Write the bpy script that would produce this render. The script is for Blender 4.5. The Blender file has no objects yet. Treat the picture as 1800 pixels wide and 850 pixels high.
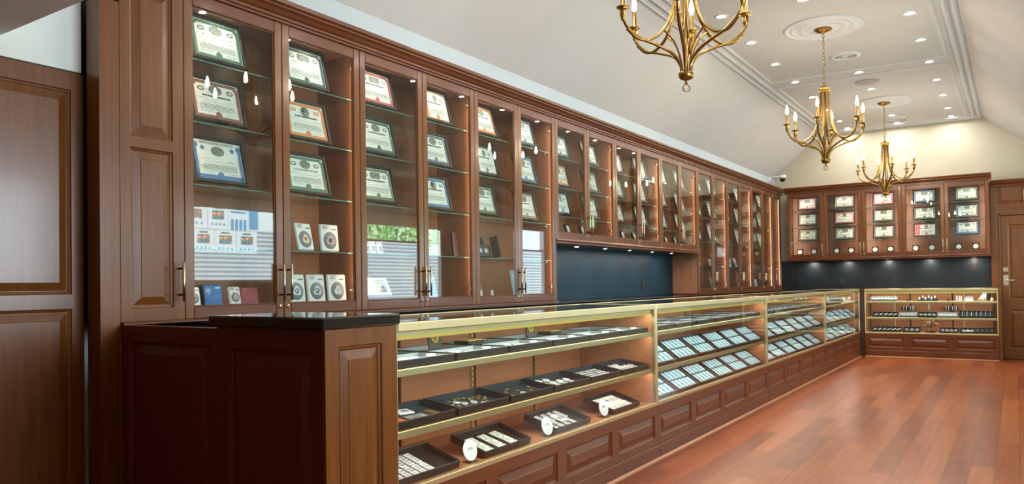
import bpy, math, random
from mathutils import Matrix, Vector, Euler
random.seed(7)
PI = math.pi
sc = bpy.context.scene
col = sc.collection

# ------------------------------------------------------------------ materials
def s2l(c):
    return tuple((x / 255 / 12.92 if x / 255 <= .04045 else ((x / 255 + .055) / 1.055) ** 2.4) for x in c)

def new_mat(name):
    m = bpy.data.materials.new(name); m.use_nodes = True
    nt = m.node_tree; nt.nodes.clear()
    out = nt.nodes.new('ShaderNodeOutputMaterial')
    return m, nt, out

def principled(name, rgb, rough=.5, metal=0, coat=0, spec=.5, emit=None, estr=0):
    m, nt, out = new_mat(name)
    b = nt.nodes.new('ShaderNodeBsdfPrincipled')
    b.inputs['Base Color'].default_value = (*s2l(rgb), 1)
    b.inputs['Roughness'].default_value = rough
    b.inputs['Metallic'].default_value = metal
    b.inputs['Coat Weight'].default_value = coat
    b.inputs['Coat Roughness'].default_value = .12
    b.inputs['Specular IOR Level'].default_value = spec
    if emit:
        b.inputs['Emission Color'].default_value = (*s2l(emit), 1)
        b.inputs['Emission Strength'].default_value = estr
    nt.links.new(b.outputs[0], out.inputs[0])
    m['bsdf'] = 1
    return m

def ramp(nt, fac, stops):
    r = nt.nodes.new('ShaderNodeValToRGB')
    el = r.color_ramp.elements
    while len(el) < len(stops): el.new(.5)
    for e, (p, c) in zip(el, stops):
        e.position = p; e.color = (*s2l(c), 1)
    nt.links.new(fac, r.inputs[0])
    return r.outputs[0]

def noise_mat(name, stops, scale=(1, 1, 1), nscale=5, detail=4, rough=.5, metal=0, coat=0, bump=0, spec=.5, world=False):
    m, nt, out = new_mat(name)
    b = nt.nodes.new('ShaderNodeBsdfPrincipled')
    tc = nt.nodes.new('ShaderNodeTexCoord'); mp = nt.nodes.new('ShaderNodeMapping')
    mp.inputs['Scale'].default_value = scale
    if world:
        g = nt.nodes.new('ShaderNodeNewGeometry'); nt.links.new(g.outputs['Position'], mp.inputs[0])
    else:
        nt.links.new(tc.outputs['Object'], mp.inputs[0])
    n = nt.nodes.new('ShaderNodeTexNoise'); n.inputs['Scale'].default_value = nscale
    n.inputs['Detail'].default_value = detail; n.inputs['Roughness'].default_value = .6
    nt.links.new(mp.outputs[0], n.inputs['Vector'])
    c = ramp(nt, n.outputs[0], stops)
    nt.links.new(c, b.inputs['Base Color'])
    b.inputs['Roughness'].default_value = rough; b.inputs['Metallic'].default_value = metal
    b.inputs['Coat Weight'].default_value = coat; b.inputs['Coat Roughness'].default_value = .12
    b.inputs['Specular IOR Level'].default_value = spec
    if bump:
        bp = nt.nodes.new('ShaderNodeBump'); bp.inputs['Strength'].default_value = bump
        bp.inputs['Distance'].default_value = .002
        nt.links.new(n.outputs[0], bp.inputs['Height']); nt.links.new(bp.outputs[0], b.inputs['Normal'])
    nt.links.new(b.outputs[0], out.inputs[0])
    return m

def glass_mat(name, tint=(245, 250, 248), base=.04):
    m, nt, out = new_mat(name)
    lw = nt.nodes.new('ShaderNodeLayerWeight'); lw.inputs[0].default_value = .5
    p = nt.nodes.new('ShaderNodeMath'); p.operation = 'POWER'; p.inputs[1].default_value = 5
    nt.links.new(lw.outputs['Facing'], p.inputs[0])
    ma = nt.nodes.new('ShaderNodeMath'); ma.operation = 'MULTIPLY_ADD'
    ma.inputs[1].default_value = 1 - base; ma.inputs[2].default_value = base
    nt.links.new(p.outputs[0], ma.inputs[0])
    t = nt.nodes.new('ShaderNodeBsdfTransparent'); t.inputs[0].default_value = (*s2l(tint), 1)
    g = nt.nodes.new('ShaderNodeBsdfGlossy'); g.inputs['Roughness'].default_value = 0
    mx = nt.nodes.new('ShaderNodeMixShader')
    nt.links.new(ma.outputs[0], mx.inputs[0]); nt.links.new(t.outputs[0], mx.inputs[1]); nt.links.new(g.outputs[0], mx.inputs[2])
    nt.links.new(mx.outputs[0], out.inputs[0])
    return m

def emit_mat(name, rgb, s):
    m, nt, out = new_mat(name)
    e = nt.nodes.new('ShaderNodeEmission'); e.inputs[0].default_value = (*s2l(rgb), 1); e.inputs[1].default_value = s
    nt.links.new(e.outputs[0], out.inputs[0])
    return m

M = {}
WS = [(.25, (97, 53, 13)), (.5, (112, 64, 18)), (.75, (127, 76, 25))]
M['wood'] = noise_mat('cherry_wood_vertical', WS, (22, 22, 1.6), 1.6, 5, .3, coat=.2)
M['wood_h'] = noise_mat('cherry_wood_horizontal', [(.25, (88, 43, 12)), (.5, (101, 51, 15)), (.75, (115, 60, 19))], (1.6, 22, 22), 1.6, 5, .34, coat=.12)
M['wood_pen'] = noise_mat('cherry_wood_shade_tinted', [(.25, (84, 26, 16)), (.75, (108, 38, 22))], (22, 22, 1.6), 1.6, 5, .4, coat=.1)  # darker, redder copy of the cherry: shade put into the colour
M['wood_case'] = noise_mat('case_interior_wood', [(.3, (168, 108, 72)), (.7, (190, 126, 86))], (1.4, 16, 16), 1.6, 4, .4)
M['wood_in'] = noise_mat('cabinet_interior_wood', [(.3, (138, 92, 68)), (.7, (156, 106, 78))], (16, 16, 1.4), 1.6, 4, .4)
M['wood_dark'] = noise_mat('dark_gap_wood', [(.3, (50, 26, 16)), (.7, (62, 32, 20))], (10, 10, 1), 2, 2, .5)
M['ceiling'] = noise_mat('white_plaster_paint', [(.3, (199, 198, 193)), (.7, (204, 203, 198))], (1, 1, 1), 2, 3, .75)
M['wallpaint'] = noise_mat('pale_grey_paint', [(.3, (184, 194, 198)), (.7, (189, 199, 203))], (1, 1, 1), 2, 3, .7)
M['wallcream'] = noise_mat('cream_paint', [(.3, (192, 186, 162)), (.7, (198, 192, 168))], (1, 1, 1), 2, 3, .75)
M['liftedpaint'] = principled('paint_lightened_as_if_lit', (240, 246, 240), .7)  # whiter than the other paints, standing in for light on near wall and soffit
M['trimwhite'] = principled('white_moulding_paint', (212, 214, 214), .5)
M['navy'] = noise_mat('dark_teal_backsplash', [(.3, (12, 40, 54)), (.7, (15, 44, 58))], (1, 1, 1), 2, 2, .5, spec=.25)
M['navy2'] = noise_mat('near_black_navy_backsplash', [(.3, (12, 21, 28)), (.7, (14, 24, 31))], (1, 1, 1), 2, 2, .4)
M['gold'] = principled('champagne_gold_rail', (214, 200, 154), .4, 1)
M['brass'] = noise_mat('antique_brass', [(.3, (134, 102, 46)), (.7, (158, 122, 60))], (1, 1, 1), 30, 3, .3, 1)
M['nickel'] = principled('satin_brass_nickel', (214, 200, 170), .28, 1)
M['dkmetal'] = principled('bronze_standoff', (80, 58, 40), .35, 1)
M['steel'] = principled('polished_steel', (215, 215, 215), .2, 1)
M['granite'] = noise_mat('polished_black_granite', [(.45, (9, 10, 12)), (.75, (30, 32, 35))], (1, 1, 1), 160, 2, .06, coat=.5)
M['black'] = principled('matt_black', (18, 18, 20), .5)
M['blackleather'] = principled('black_leatherette', (26, 23, 24), .45)
M['lining'] = principled('dark_blue_grey_velvet', (30, 44, 54), .8)
M['lining_lt'] = principled('grey_suede_lining', (172, 180, 184), .8)
M['white'] = principled('white_plastic', (238, 238, 236), .4)
M['whitepaper'] = principled('white_card', (232, 234, 232), .6)
M['clear'] = glass_mat('clear_acrylic', (235, 240, 240))
M['glass'] = glass_mat('clear_door_glass')
M['glass_shelf'] = glass_mat('green_edged_shelf_glass', (243, 250, 247))
M['shelfedge'] = principled('polished_shelf_edge', (96, 150, 138), .15)
M['greydisc'] = principled('grey_foam_insert', (150, 152, 155), .6)
M['silver'] = noise_mat('silver_coin_metal', [(.35, (170, 170, 172)), (.65, (235, 235, 235))], (1, 1, 1), 140, 3, .3, .7)
M['goldcoin'] = noise_mat('gold_coin_metal', [(.35, (200, 150, 60)), (.65, (250, 220, 130))], (1, 1, 1), 200, 3, .3, .8)
M['coinwhite'] = noise_mat('bright_silver_round', [(.35, (205, 206, 206)), (.6, (248, 248, 246))], (1, 1, 1), 130, 3, .45)
M['strip'] = noise_mat('coin_card_row', [(.38, (60, 110, 142)), (.47, (130, 186, 212)), (.62, (172, 214, 232))], (1, 9, 1), 26, 3, .5)
M['flipwhite'] = principled('white_flip_card_tops', (190, 214, 222), .5)
M['papers'] = noise_mat('printed_note', [(.35, (120, 135, 128)), (.6, (222, 226, 214))], (1, 1, 1), 70, 4, .6)
M['bulb'] = emit_mat('warm_candle_bulb_glow', (255, 236, 205), 130)
M['downlight'] = emit_mat('downlight_glow', (252, 250, 250), 300)
M['puck'] = emit_mat('puck_light_glow', (255, 246, 232), 38)
M['puckbright'] = emit_mat('under_cabinet_light_glow', (255, 246, 232), 230)
M['ledback'] = emit_mat('back_cabinet_led_glow', (255, 222, 196), 60)
M['ledstrip'] = emit_mat('led_strip_glow', (255, 214, 176), 16)
M['caselight'] = emit_mat('case_light_glow', (255, 248, 232), 22)
M['lens'] = emit_mat('yellow_light_diffuser', (250, 222, 120), .33)
M['exitgreen'] = emit_mat('exit_letter_glow', (40, 235, 90), 9)
M['sky'] = emit_mat('bright_window_daylight', (214, 232, 246), 6)
for n, c in dict(green=(70, 118, 88), dgreen=(62, 92, 78), brown=(140, 78, 56), blue=(72, 122, 176), navyb=(86, 108, 128), orange=(226, 134, 62), red=(196, 84, 76), pink=(212, 98, 124), olive=(104, 116, 80), tan=(166, 140, 108), grey=(112, 120, 122)).items():
    M['b_' + n] = noise_mat('engraved_border_' + n, [(.36, c), (.52, c), (.66, tuple(min(255, int(x * .45 + 236 * .55)) for x in c))], (1, 1, 1), 190, 3, .6)
    M['s_' + n] = principled('seal_' + n, tuple(int(x * .8 + 200 * .2) for x in c), .6)
M['cream'] = noise_mat('certificate_paper', [(.3, (234, 240, 232)), (.7, (242, 246, 238))], (1, 1, 1), 9, 2, .6)
M['ink'] = principled('printing_ink', (52, 56, 54), .6)
M['inklt'] = principled('faint_printing_ink', (112, 116, 108), .6)
M['vignette'] = noise_mat('engraved_vignette', [(.35, (58, 66, 62)), (.65, (170, 176, 164))], (1, 1, 1), 160, 4, .6)
for n, c in dict(boxblue=(28, 92, 168), boxred=(150, 30, 38), maroon=(112, 22, 36), deepnavy=(20, 22, 52), orange2=(226, 104, 48), bookblue=(40, 66, 130), pinkcard=(214, 90, 110), plum=(48, 24, 38), lilac=(206, 212, 236), paleblue=(150, 196, 226), yellow=(226, 200, 70), picgreen=(80, 150, 90)).items():
    M[n] = principled(n + '_print', c, .35)
M['bluebox'] = noise_mat('blue_star_printed_card', [(.35, (18, 70, 150)), (.6, (40, 130, 205)), (.75, (150, 210, 240))], (1, 1, 1), 14, 4, .3)
M['redbox'] = noise_mat('red_patterned_card', [(.4, (140, 24, 36)), (.6, (166, 36, 46)), (.68, (220, 150, 140))], (1, 1, 1), 26, 2, .3)
M['marble'] = noise_mat('blue_white_mountain_print', [(.35, (110, 140, 170)), (.5, (200, 214, 224)), (.65, (238, 240, 240))], (1, 1, 1), 7, 5, .4)

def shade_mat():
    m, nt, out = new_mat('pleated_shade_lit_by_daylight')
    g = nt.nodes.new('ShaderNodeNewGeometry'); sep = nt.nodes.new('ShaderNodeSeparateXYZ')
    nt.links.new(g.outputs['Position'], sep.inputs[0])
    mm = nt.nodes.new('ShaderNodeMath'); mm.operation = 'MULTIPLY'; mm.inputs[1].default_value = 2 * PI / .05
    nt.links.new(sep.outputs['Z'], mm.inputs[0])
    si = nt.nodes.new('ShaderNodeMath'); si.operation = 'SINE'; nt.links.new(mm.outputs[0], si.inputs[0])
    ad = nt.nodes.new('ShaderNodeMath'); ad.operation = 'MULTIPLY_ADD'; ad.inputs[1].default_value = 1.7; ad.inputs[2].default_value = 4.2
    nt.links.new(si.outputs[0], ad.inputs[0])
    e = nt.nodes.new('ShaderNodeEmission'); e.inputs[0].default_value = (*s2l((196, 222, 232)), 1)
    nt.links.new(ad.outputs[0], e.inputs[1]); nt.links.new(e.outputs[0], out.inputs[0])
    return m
M['brightsky'] = emit_mat('open_window_daylight', (222, 236, 246), 9)
M['shade'] = shade_mat()

def foliage_mat():
    m, nt, out = new_mat('sunlit_trees_outside_window')
    g = nt.nodes.new('ShaderNodeNewGeometry')
    n = nt.nodes.new('ShaderNodeTexNoise'); n.inputs['Scale'].default_value = 22; n.inputs['Detail'].default_value = 5
    nt.links.new(g.outputs['Position'], n.inputs['Vector'])
    c = ramp(nt, n.outputs[0], [(.35, (40, 110, 60)), (.5, (110, 190, 100)), (.62, (210, 240, 210))])
    e = nt.nodes.new('ShaderNodeEmission'); e.inputs[1].default_value = 5.5
    nt.links.new(c, e.inputs[0]); nt.links.new(e.outputs[0], out.inputs[0])
    return m
M['trees'] = foliage_mat()

def poster_mat():
    m, nt, out = new_mat('backlit_window_poster')
    g = nt.nodes.new('ShaderNodeTexCoord')
    n = nt.nodes.new('ShaderNodeTexNoise'); n.inputs['Scale'].default_value = 16; n.inputs['Detail'].default_value = 3
    nt.links.new(g.outputs['Object'], n.inputs['Vector'])
    c = ramp(nt, n.outputs[0], [(.35, (60, 130, 190)), (.5, (90, 170, 150)), (.6, (230, 120, 110)), (.7, (240, 240, 230))])
    e = nt.nodes.new('ShaderNodeEmission'); e.inputs[1].default_value = 5
    nt.links.new(c, e.inputs[0]); nt.links.new(e.outputs[0], out.inputs[0])
    return m
M['posterpic'] = poster_mat()
M['posterwhite'] = emit_mat('backlit_poster_paper', (214, 236, 240), 6)
M['posterblue'] = emit_mat('backlit_poster_blue', (90, 170, 220), 5)

def floor_mat():
    m, nt, out = new_mat('red_brazilian_cherry_planks')
    N = nt.nodes.new; L = nt.links.new
    g = N('ShaderNodeNewGeometry'); sep = N('ShaderNodeSeparateXYZ'); L(g.outputs['Position'], sep.inputs[0])
    W = .127
    d = N('ShaderNodeMath'); d.operation = 'DIVIDE'; d.inputs[1].default_value = W; L(sep.outputs['X'], d.inputs[0])
    fl = N('ShaderNodeMath'); fl.operation = 'FLOOR'; L(d.outputs[0], fl.inputs[0])
    wn = N('ShaderNodeTexWhiteNoise'); wn.noise_dimensions = '1D'; L(fl.outputs[0], wn.inputs['W'])
    ad = N('ShaderNodeMath'); ad.operation = 'MULTIPLY_ADD'; ad.inputs[1].default_value = 3.7
    L(wn.outputs['Value'], ad.inputs[0]); L(sep.outputs['Y'], ad.inputs[2])
    cb = N('ShaderNodeCombineXYZ'); L(ad.outputs[0], cb.inputs[0]); L(sep.outputs['X'], cb.inputs[1])
    br = N('ShaderNodeTexBrick'); br.offset = 0; br.inputs['Scale'].default_value = 1
    br.inputs['Brick Width'].default_value = 1.15; br.inputs['Row Height'].default_value = W
    br.inputs['Mortar Size'].default_value = .0014; br.inputs['Mortar Smooth'].default_value = .1
    br.inputs['Color1'].default_value = (0, 0, 0, 1); br.inputs['Color2'].default_value = (1, 1, 1, 1)
    br.inputs['Mortar'].default_value = (.5, .5, .5, 1)
    L(cb.outputs[0], br.inputs['Vector'])
    # grain stretched along the planks
    cg = N('ShaderNodeCombineXYZ')
    m1 = N('ShaderNodeMath'); m1.operation = 'MULTIPLY'; m1.inputs[1].default_value = 14; L(sep.outputs['X'], m1.inputs[0])
    L(m1.outputs[0], cg.inputs[0]); L(ad.outputs[0], cg.inputs[1])
    rz = N('ShaderNodeMath'); rz.operation = 'MULTIPLY'; rz.inputs[1].default_value = 9; L(br.outputs['Color'], rz.inputs[0]); L(rz.outputs[0], cg.inputs[2])
    n = N('ShaderNodeTexNoise'); n.inputs['Scale'].default_value = 2.2; n.inputs['Detail'].default_value = 6; n.inputs['Distortion'].default_value = .3
    L(cg.outputs[0], n.inputs['Vector'])
    mixf = N('ShaderNodeMath'); mixf.operation = 'MULTIPLY_ADD'; mixf.inputs[1].default_value = .38
    L(br.outputs['Color'], mixf.inputs[0])
    n2 = N('ShaderNodeMath'); n2.operation = 'MULTIPLY'; n2.inputs[1].default_value = .5; L(n.outputs[0], n2.inputs[0]); L(n2.outputs[0], mixf.inputs[2])
    c = ramp(nt, mixf.outputs[0], [(.15, (112, 42, 13)), (.42, (146, 66, 23)), (.62, (168, 86, 36)), (.85, (192, 108, 56))])
    mo = N('ShaderNodeMix'); mo.data_type = 'RGBA'; L(br.outputs['Fac'], mo.inputs[0]); L(c, mo.inputs[6])
    mo.inputs[7].default_value = (*s2l((60, 26, 14)), 1)
    b = N('ShaderNodeBsdfPrincipled'); L(mo.outputs[2], b.inputs['Base Color'])
    b.inputs['Roughness'].default_value = .285; b.inputs['Specular IOR Level'].default_value = .6
    L(b.outputs[0], out.inputs[0])
    return m
M['floor'] = floor_mat()

# ------------------------------------------------------------------ mesh builder
class MB:
    def __init__(s): s.v = []; s.f = []; s.m = []; s.s = []; s.T = Matrix.Identity(4)
    def pt(s, p): s.v.append(tuple(s.T @ Vector(p))); return len(s.v) - 1
    def face(s, idx, m=0, sm=False): s.f.append(tuple(idx)); s.m.append(m); s.s.append(sm)
    def quad(s, a, b, c, d, m=0): s.face([s.pt(a), s.pt(b), s.pt(c), s.pt(d)], m)
    def box(s, x0, x1, y0, y1, z0, z1, m=0, bev=0):
        if x0 > x1: x0, x1 = x1, x0
        if y0 > y1: y0, y1 = y1, y0
        if z0 > z1: z0, z1 = z1, z0
        lo = (x0, y0, z0); hi = (x1, y1, z1)
        if bev <= 0:
            i = [s.pt((hi[0] if k & 1 else lo[0], hi[1] if k & 2 else lo[1], hi[2] if k & 4 else lo[2])) for k in range(8)]
            for q in ((0, 2, 3, 1), (4, 5, 7, 6), (0, 1, 5, 4), (2, 6, 7, 3), (0, 4, 6, 2), (1, 3, 7, 5)): s.face([i[k] for k in q], m)
            return
        b = min(bev, *(.45 * (hi[k] - lo[k]) for k in range(3)))
        cen = Vector(((x0 + x1) / 2, (y0 + y1) / 2, (z0 + z1) / 2)); loc = {}; pos = {}
        for k in range(8):
            for a in range(3):
                p = [0, 0, 0]
                for c in range(3):
                    e = (k >> c) & 1
                    p[c] = (hi[c] - (0 if c == a else b)) if e else (lo[c] + (0 if c == a else b))
                loc[k, a] = s.pt(p); pos[k, a] = Vector(p)
        def add(keys):
            pts = [pos[q] for q in keys]
            n = (pts[1] - pts[0]).cross(pts[2] - pts[0]); ctr = sum(pts, Vector()) / len(pts)
            if n.dot(ctr - cen) < 0: keys = keys[::-1]
            s.face([loc[q] for q in keys], m)
        for a in range(3):
            o = [c for c in range(3) if c != a]
            for e in (0, 1):
                base = e << a
                add([(base, a), (base | 1 << o[0], a), (base | 1 << o[0] | 1 << o[1], a), (base | 1 << o[1], a)])
        for c in range(3):
            o = [k for k in range(3) if k != c]
            for e0 in (0, 1):
                for e1 in (0, 1):
                    k0 = e0 << o[0] | e1 << o[1]; k1 = k0 | 1 << c
                    add([(k0, o[0]), (k1, o[0]), (k1, o[1]), (k0, o[1])])
        for k in range(8): add([(k, 0), (k, 1), (k, 2)])
    def rings(s, x0, x1, z0, z1, y, prof, m=0):
        """nested rectangles on a front (facing -y) panel: prof = [(inset, depth)], last one filled"""
        last = None
        for ins, dep in prof:
            r = [s.pt((x0 + ins, y + dep, z0 + ins)), s.pt((x1 - ins, y + dep, z0 + ins)), s.pt((x1 - ins, y + dep, z1 - ins)), s.pt((x0 + ins, y + dep, z1 - ins))]
            if last:
                for k in range(4): s.face([last[k], last[(k + 1) % 4], r[(k + 1) % 4], r[k]], m)
            last = r
        s.face(last, m)
    def lathe(s, prof, c=(0, 0, 0), m=0, seg=20, axis='z', sm=True, caps=True):
        rows = []
        for r, h in prof:
            row = []
            for k in range(seg):
                a = 2 * PI * k / seg; u, w = r * math.cos(a), r * math.sin(a)
                p = (u, w, h) if axis == 'z' else ((u, h, w) if axis == 'y' else (h, u, w))
                row.append(s.pt((p[0] + c[0], p[1] + c[1], p[2] + c[2])))
            rows.append(row)
        for a, b in zip(rows, rows[1:]):
            for k in range(seg): s.face([a[k], a[(k + 1) % seg], b[(k + 1) % seg], b[k]], m, sm)
        if caps:
            if prof[0][0] > 1e-6: s.face(rows[0][::-1], m)
            if prof[-1][0] > 1e-6: s.face(rows[-1], m)
    def cyl(s, c, r, h, m=0, seg=20, axis='z'): s.lathe([(r, 0), (r, h)], c, m, seg, axis)
    def disc(s, cx, y, cz, rx, rz, m=0, seg=20, a0=0, a1=2 * PI):
        s.face([s.pt((cx + rx * math.cos(a0 + (a1 - a0) * k / seg), y, cz + rz * math.sin(a0 + (a1 - a0) * k / seg))) for k in range(seg)], m)
    def tube(s, pts, r, m=0, seg=8, closed=False, flat=1):
        P = [Vector(p) for p in pts]; n = len(P); rows = []; up = Vector((0, 0, 1)); prev = None
        for i in range(n):
            if closed: t = P[(i + 1) % n] - P[i - 1]
            else: t = P[min(i + 1, n - 1)] - P[max(i - 1, 0)]
            t.normalize()
            if prev is None:
                a = t.cross(up)
                if a.length < .1: a = t.cross(Vector((1, 0, 0)))
            else: a = prev - t * prev.dot(t)
            a.normalize(); prev = a; b = t.cross(a)
            ri = r[i] if isinstance(r, (list, tuple)) else r
            rows.append([s.pt(P[i] + a * ri * flat * math.cos(2 * PI * k / seg) + b * ri * math.sin(2 * PI * k / seg)) for k in range(seg)])
        rng = range(n) if closed else range(n - 1)
        for i in rng:
            a, b = rows[i], rows[(i + 1) % n]
            for k in range(seg): s.face([a[k], a[(k + 1) % seg], b[(k + 1) % seg], b[k]], m, True)
        if not closed: s.face(rows[0][::-1], m); s.face(rows[-1], m)
    def extrude_x(s, prof, x0, x1, m=0):
        """closed profile [(y,z)] pulled along x"""
        a = [s.pt((x0, y, z)) for y, z in prof]; b = [s.pt((x1, y, z)) for y, z in prof]; n = len(prof)
        for k in range(n): s.face([a[k], a[(k + 1) % n], b[(k + 1) % n], b[k]], m)
        s.face(a[::-1], m); s.face(b, m)
    def mesh(s, name, mats):
        me = bpy.data.meshes.new(name); me.from_pydata(s.v, [], s.f)
        for k in (mats if isinstance(mats, (list, tuple)) else [mats]): me.materials.append(M[k] if isinstance(k, str) else k)
        me.polygons.foreach_set('material_index', s.m); me.polygons.foreach_set('use_smooth', s.s); me.update()
        return me
    def build(s, name, mats, parent=None, **kw):
        return link(name, s.mesh(name, mats), parent, **kw)

def link(name, data, parent=None, loc=None, rot=None):
    o = bpy.data.objects.new(name, data); col.objects.link(o)
    if parent: o.parent = parent
    if loc: o.location = loc
    if rot: o.rotation_euler = rot
    return o
def tag(o, label=None, cat=None, group=None, kind=None):
    if label: o['label'] = label
    if cat: o['category'] = cat
    if group: o['group'] = group
    if kind: o['kind'] = kind
    return o
def thing(name, label, cat, loc=(0, 0, 0), rot=(0, 0, 0), group=None):
    o = link(name, None, loc=loc, rot=rot); o.empty_display_size = .05
    return tag(o, label, cat, group)
def copy_tree(o, parent=None):
    c = o.copy(); col.objects.link(c)
    if parent: c.parent = parent
    for ch in list(o.children): copy_tree(ch, c)
    return c
used = set()
def place(proto, label, loc, rot, group=None):
    """first use moves the thing itself, later uses copy it with its parts"""
    if proto.name in used: o = copy_tree(proto)
    else: used.add(proto.name); o = proto
    o.location = loc; o.rotation_euler = rot
    o['label'] = label
    if group: o['group'] = group
    elif 'group' in o: del o['group']
    return o
ORD = ['first', 'second', 'third', 'fourth', 'fifth', 'sixth', 'seventh', 'eighth', 'ninth', 'tenth', 'eleventh', 'twelfth', 'thirteenth', 'fourteenth', 'fifteenth', 'sixteenth', 'seventeenth', 'eighteenth', 'nineteenth']
R90 = (0, 0, PI / 2)
FX = -3.20          # front plane of the left cabinets
def LW(y, d=0, z=0):  # a point on the left wall: along the wall, depth behind the door plane, height
    return (FX - d, y, z)

RAISED = [(0, 0), (.004, .007), (.010, .009), (.014, .012), (.016, .012), (.048, .003), (.05, .001)]
def board_frame(mb, x0, x1, z0, z1, th, stile, panels, m=0, y=0, rails=None):
    """door or panelling front at y (facing -y): openings list of (x0,x1,z0,z1) become raised panels, the rest is flat"""
    xs = sorted({x0, x1, *[p[0] for p in panels], *[p[1] for p in panels]})
    zs = sorted({z0, z1, *[p[2] for p in panels], *[p[3] for p in panels]})
    for a, b in zip(xs, xs[1:]):
        for c, d in zip(zs, zs[1:]):
            mx, mz = (a + b) / 2, (c + d) / 2
            hit = [p for p in panels if p[0] < mx < p[1] and p[2] < mz < p[3]]
            if not hit: mb.quad((a, y, c), (b, y, c), (b, y, d), (a, y, d), m)
    for p in panels:
        k = min(1, .42 * min(p[1] - p[0], p[3] - p[2]) / .05)
        mb.rings(p[0], p[1], p[2], p[3], y, [(i * k, dd) for i, dd in RAISED], m)
    mb.quad((x0, y, z0), (x0, y, z1), (x0, y + th, z1), (x0, y + th, z0), m)
    mb.quad((x1, y, z0), (x1, y + th, z0), (x1, y + th, z1), (x1, y, z1), m)
    mb.quad((x0, y, z1), (x1, y, z1), (x1, y + th, z1), (x0, y + th, z1), m)
    mb.quad((x0, y, z0), (x0, y + th, z0), (x1, y + th, z0), (x1, y, z0), m)
    mb.quad((x0, y + th, z0), (x0, y + th, z1), (x1, y + th, z1), (x1, y + th, z0), m)

# ------------------------------------------------------------------ setting
RX, BY, NY = .80, 12.92, -1.6
mb = MB(); mb.box(-3.7, RX + .1, NY - .1, BY + .1, -.05, 0)
tag(mb.build('floor', 'floor'), kind='structure')
mb = MB()
mb.box(-3.7, -3.6, 1.69, BY + .1, 0, 2.9, 0)                        # wall behind the cabinets
mb.box(-3.6, -3.3, 1.69, BY, 2.56, 2.86, 0)                         # bulkhead above them
mb.box(-3.7, -3.325, NY, 1.69, 2.083, 2.9, 1)                       # white wall over the near door, paint lightened as if lit
tag(mb.build('wall_left', ['wallpaint', 'liftedpaint']), kind='structure')
mb = MB(); mb.box(-3.7, RX + .1, BY, BY + .1, 0, 3.6)
tag(mb.build('wall_back', 'wallcream'), kind='structure')
mb = MB(); mb.box(-3.7, RX + .1, NY - .1, NY, 0, 2.4)
tag(mb.build('wall_near', 'wallcream'), kind='structure')
WIN = [(1.95, 3.5, .95, 2.2, 1.2), (4.62, 5.98, 1.2, 2.07, 2.07), (7.35, 9.0, .85, 2.04, 1.78), (10.9, 12.0, .8, 2.16, 1.76)]
mb = MB(); yy = NY
for a, b, c, d, e in WIN:
    mb.box(RX, RX + .12, yy, a, 0, 2.75); mb.box(RX, RX + .12, a, b, 0, c); mb.box(RX, RX + .12, a, b, d, 2.75); yy = b
mb.box(RX, RX + .12, yy, BY, 0, 2.75)
tag(mb.build('wall_right', 'wallcream'), kind='structure')
mb = MB(); ZC = 3.49
X0, X1 = -2.55, -.37
mb.box(X0, X1, 1.69, BY + .02, ZC, ZC + .06)
def slab(mb, p, q, r, s, t, m=0):
    lo = [mb.pt(x) for x in (p, q, r, s)]; hi = [mb.pt((x[0], x[1], x[2] + t)) for x in (p, q, r, s)]
    mb.face(lo[::-1], m); mb.face(hi, m)
    for k in range(4): mb.face([lo[k], lo[(k + 1) % 4], hi[(k + 1) % 4], hi[k]], m)
slab(mb, (-3.31, 1.69, 2.822), (X0, 1.69, ZC), (X0, BY, ZC), (-3.31, BY, 2.822), .06)
slab(mb, (X1, 1.69, ZC), (RX + .05, 1.69, 2.46), (RX + .05, BY, 2.46), (X1, BY, ZC), .06)
# lower near part: flat soffit over the camera, rising towards the hall
slab(mb, (-3.7, NY, 2.16), (RX + .1, NY, 2.16), (RX + .1, 1.375, 2.16), (-3.7, 1.375, 2.16), .06, 1)  # soffit underside painted paler in place of missing light
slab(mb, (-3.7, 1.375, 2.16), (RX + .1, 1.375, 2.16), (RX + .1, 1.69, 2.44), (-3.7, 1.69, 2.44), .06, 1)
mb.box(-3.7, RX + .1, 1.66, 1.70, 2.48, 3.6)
tag(mb.build('ceiling', ['ceiling', 'liftedpaint']), kind='structure')

# ceiling mouldings
def mould(name, segs, w, h):
    mb = MB()
    for (x0, y0, x1, y1) in segs:
        if x0 == x1:
            mb.box(x0 - w / 2, x0 + w / 2, y0, y1, ZC - h * .55, ZC + .004, 0); mb.box(x0 - w / 4, x0 + w / 4, y0, y1, ZC - h, ZC, 0, .004)
        else:
            mb.box(x0, x1, y0 - w / 2, y0 + w / 2, ZC - h * .55, ZC + .003, 0); mb.box(x0, x1, y0 - w / 4, y0 + w / 4, ZC - h, ZC, 0, .004)
    return tag(mb.build(name, 'trimwhite'), kind='structure')
mould('trim_1', [(X0 + .03, 1.75, X0 + .03, 12.9), (X0 + .11, 1.75, X0 + .11, 12.9)], .045, .028)
mould('trim_2', [(X1 - .03, 1.75, X1 - .03, 12.9), (X1 - .10, 1.75, X1 - .10, 12.9)], .045, .028)
mould('trim_3', [(X0, 12.86, X1, 12.86), (X0, 12.78, X1, 12.78)], .045, .028)
for k, (a, b) in enumerate(((2.3, 5.55), (5.87, 9.15), (9.47, 12.7))):
    xa, xb = X0 + .19, X1 - .19
    mould('trim_%d' % (4 + k), [(xa, a, xa, b), (xb, a, xb, b), (xa, a, xb, a), (xa, b, xb, b)], .035, .016)

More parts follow.
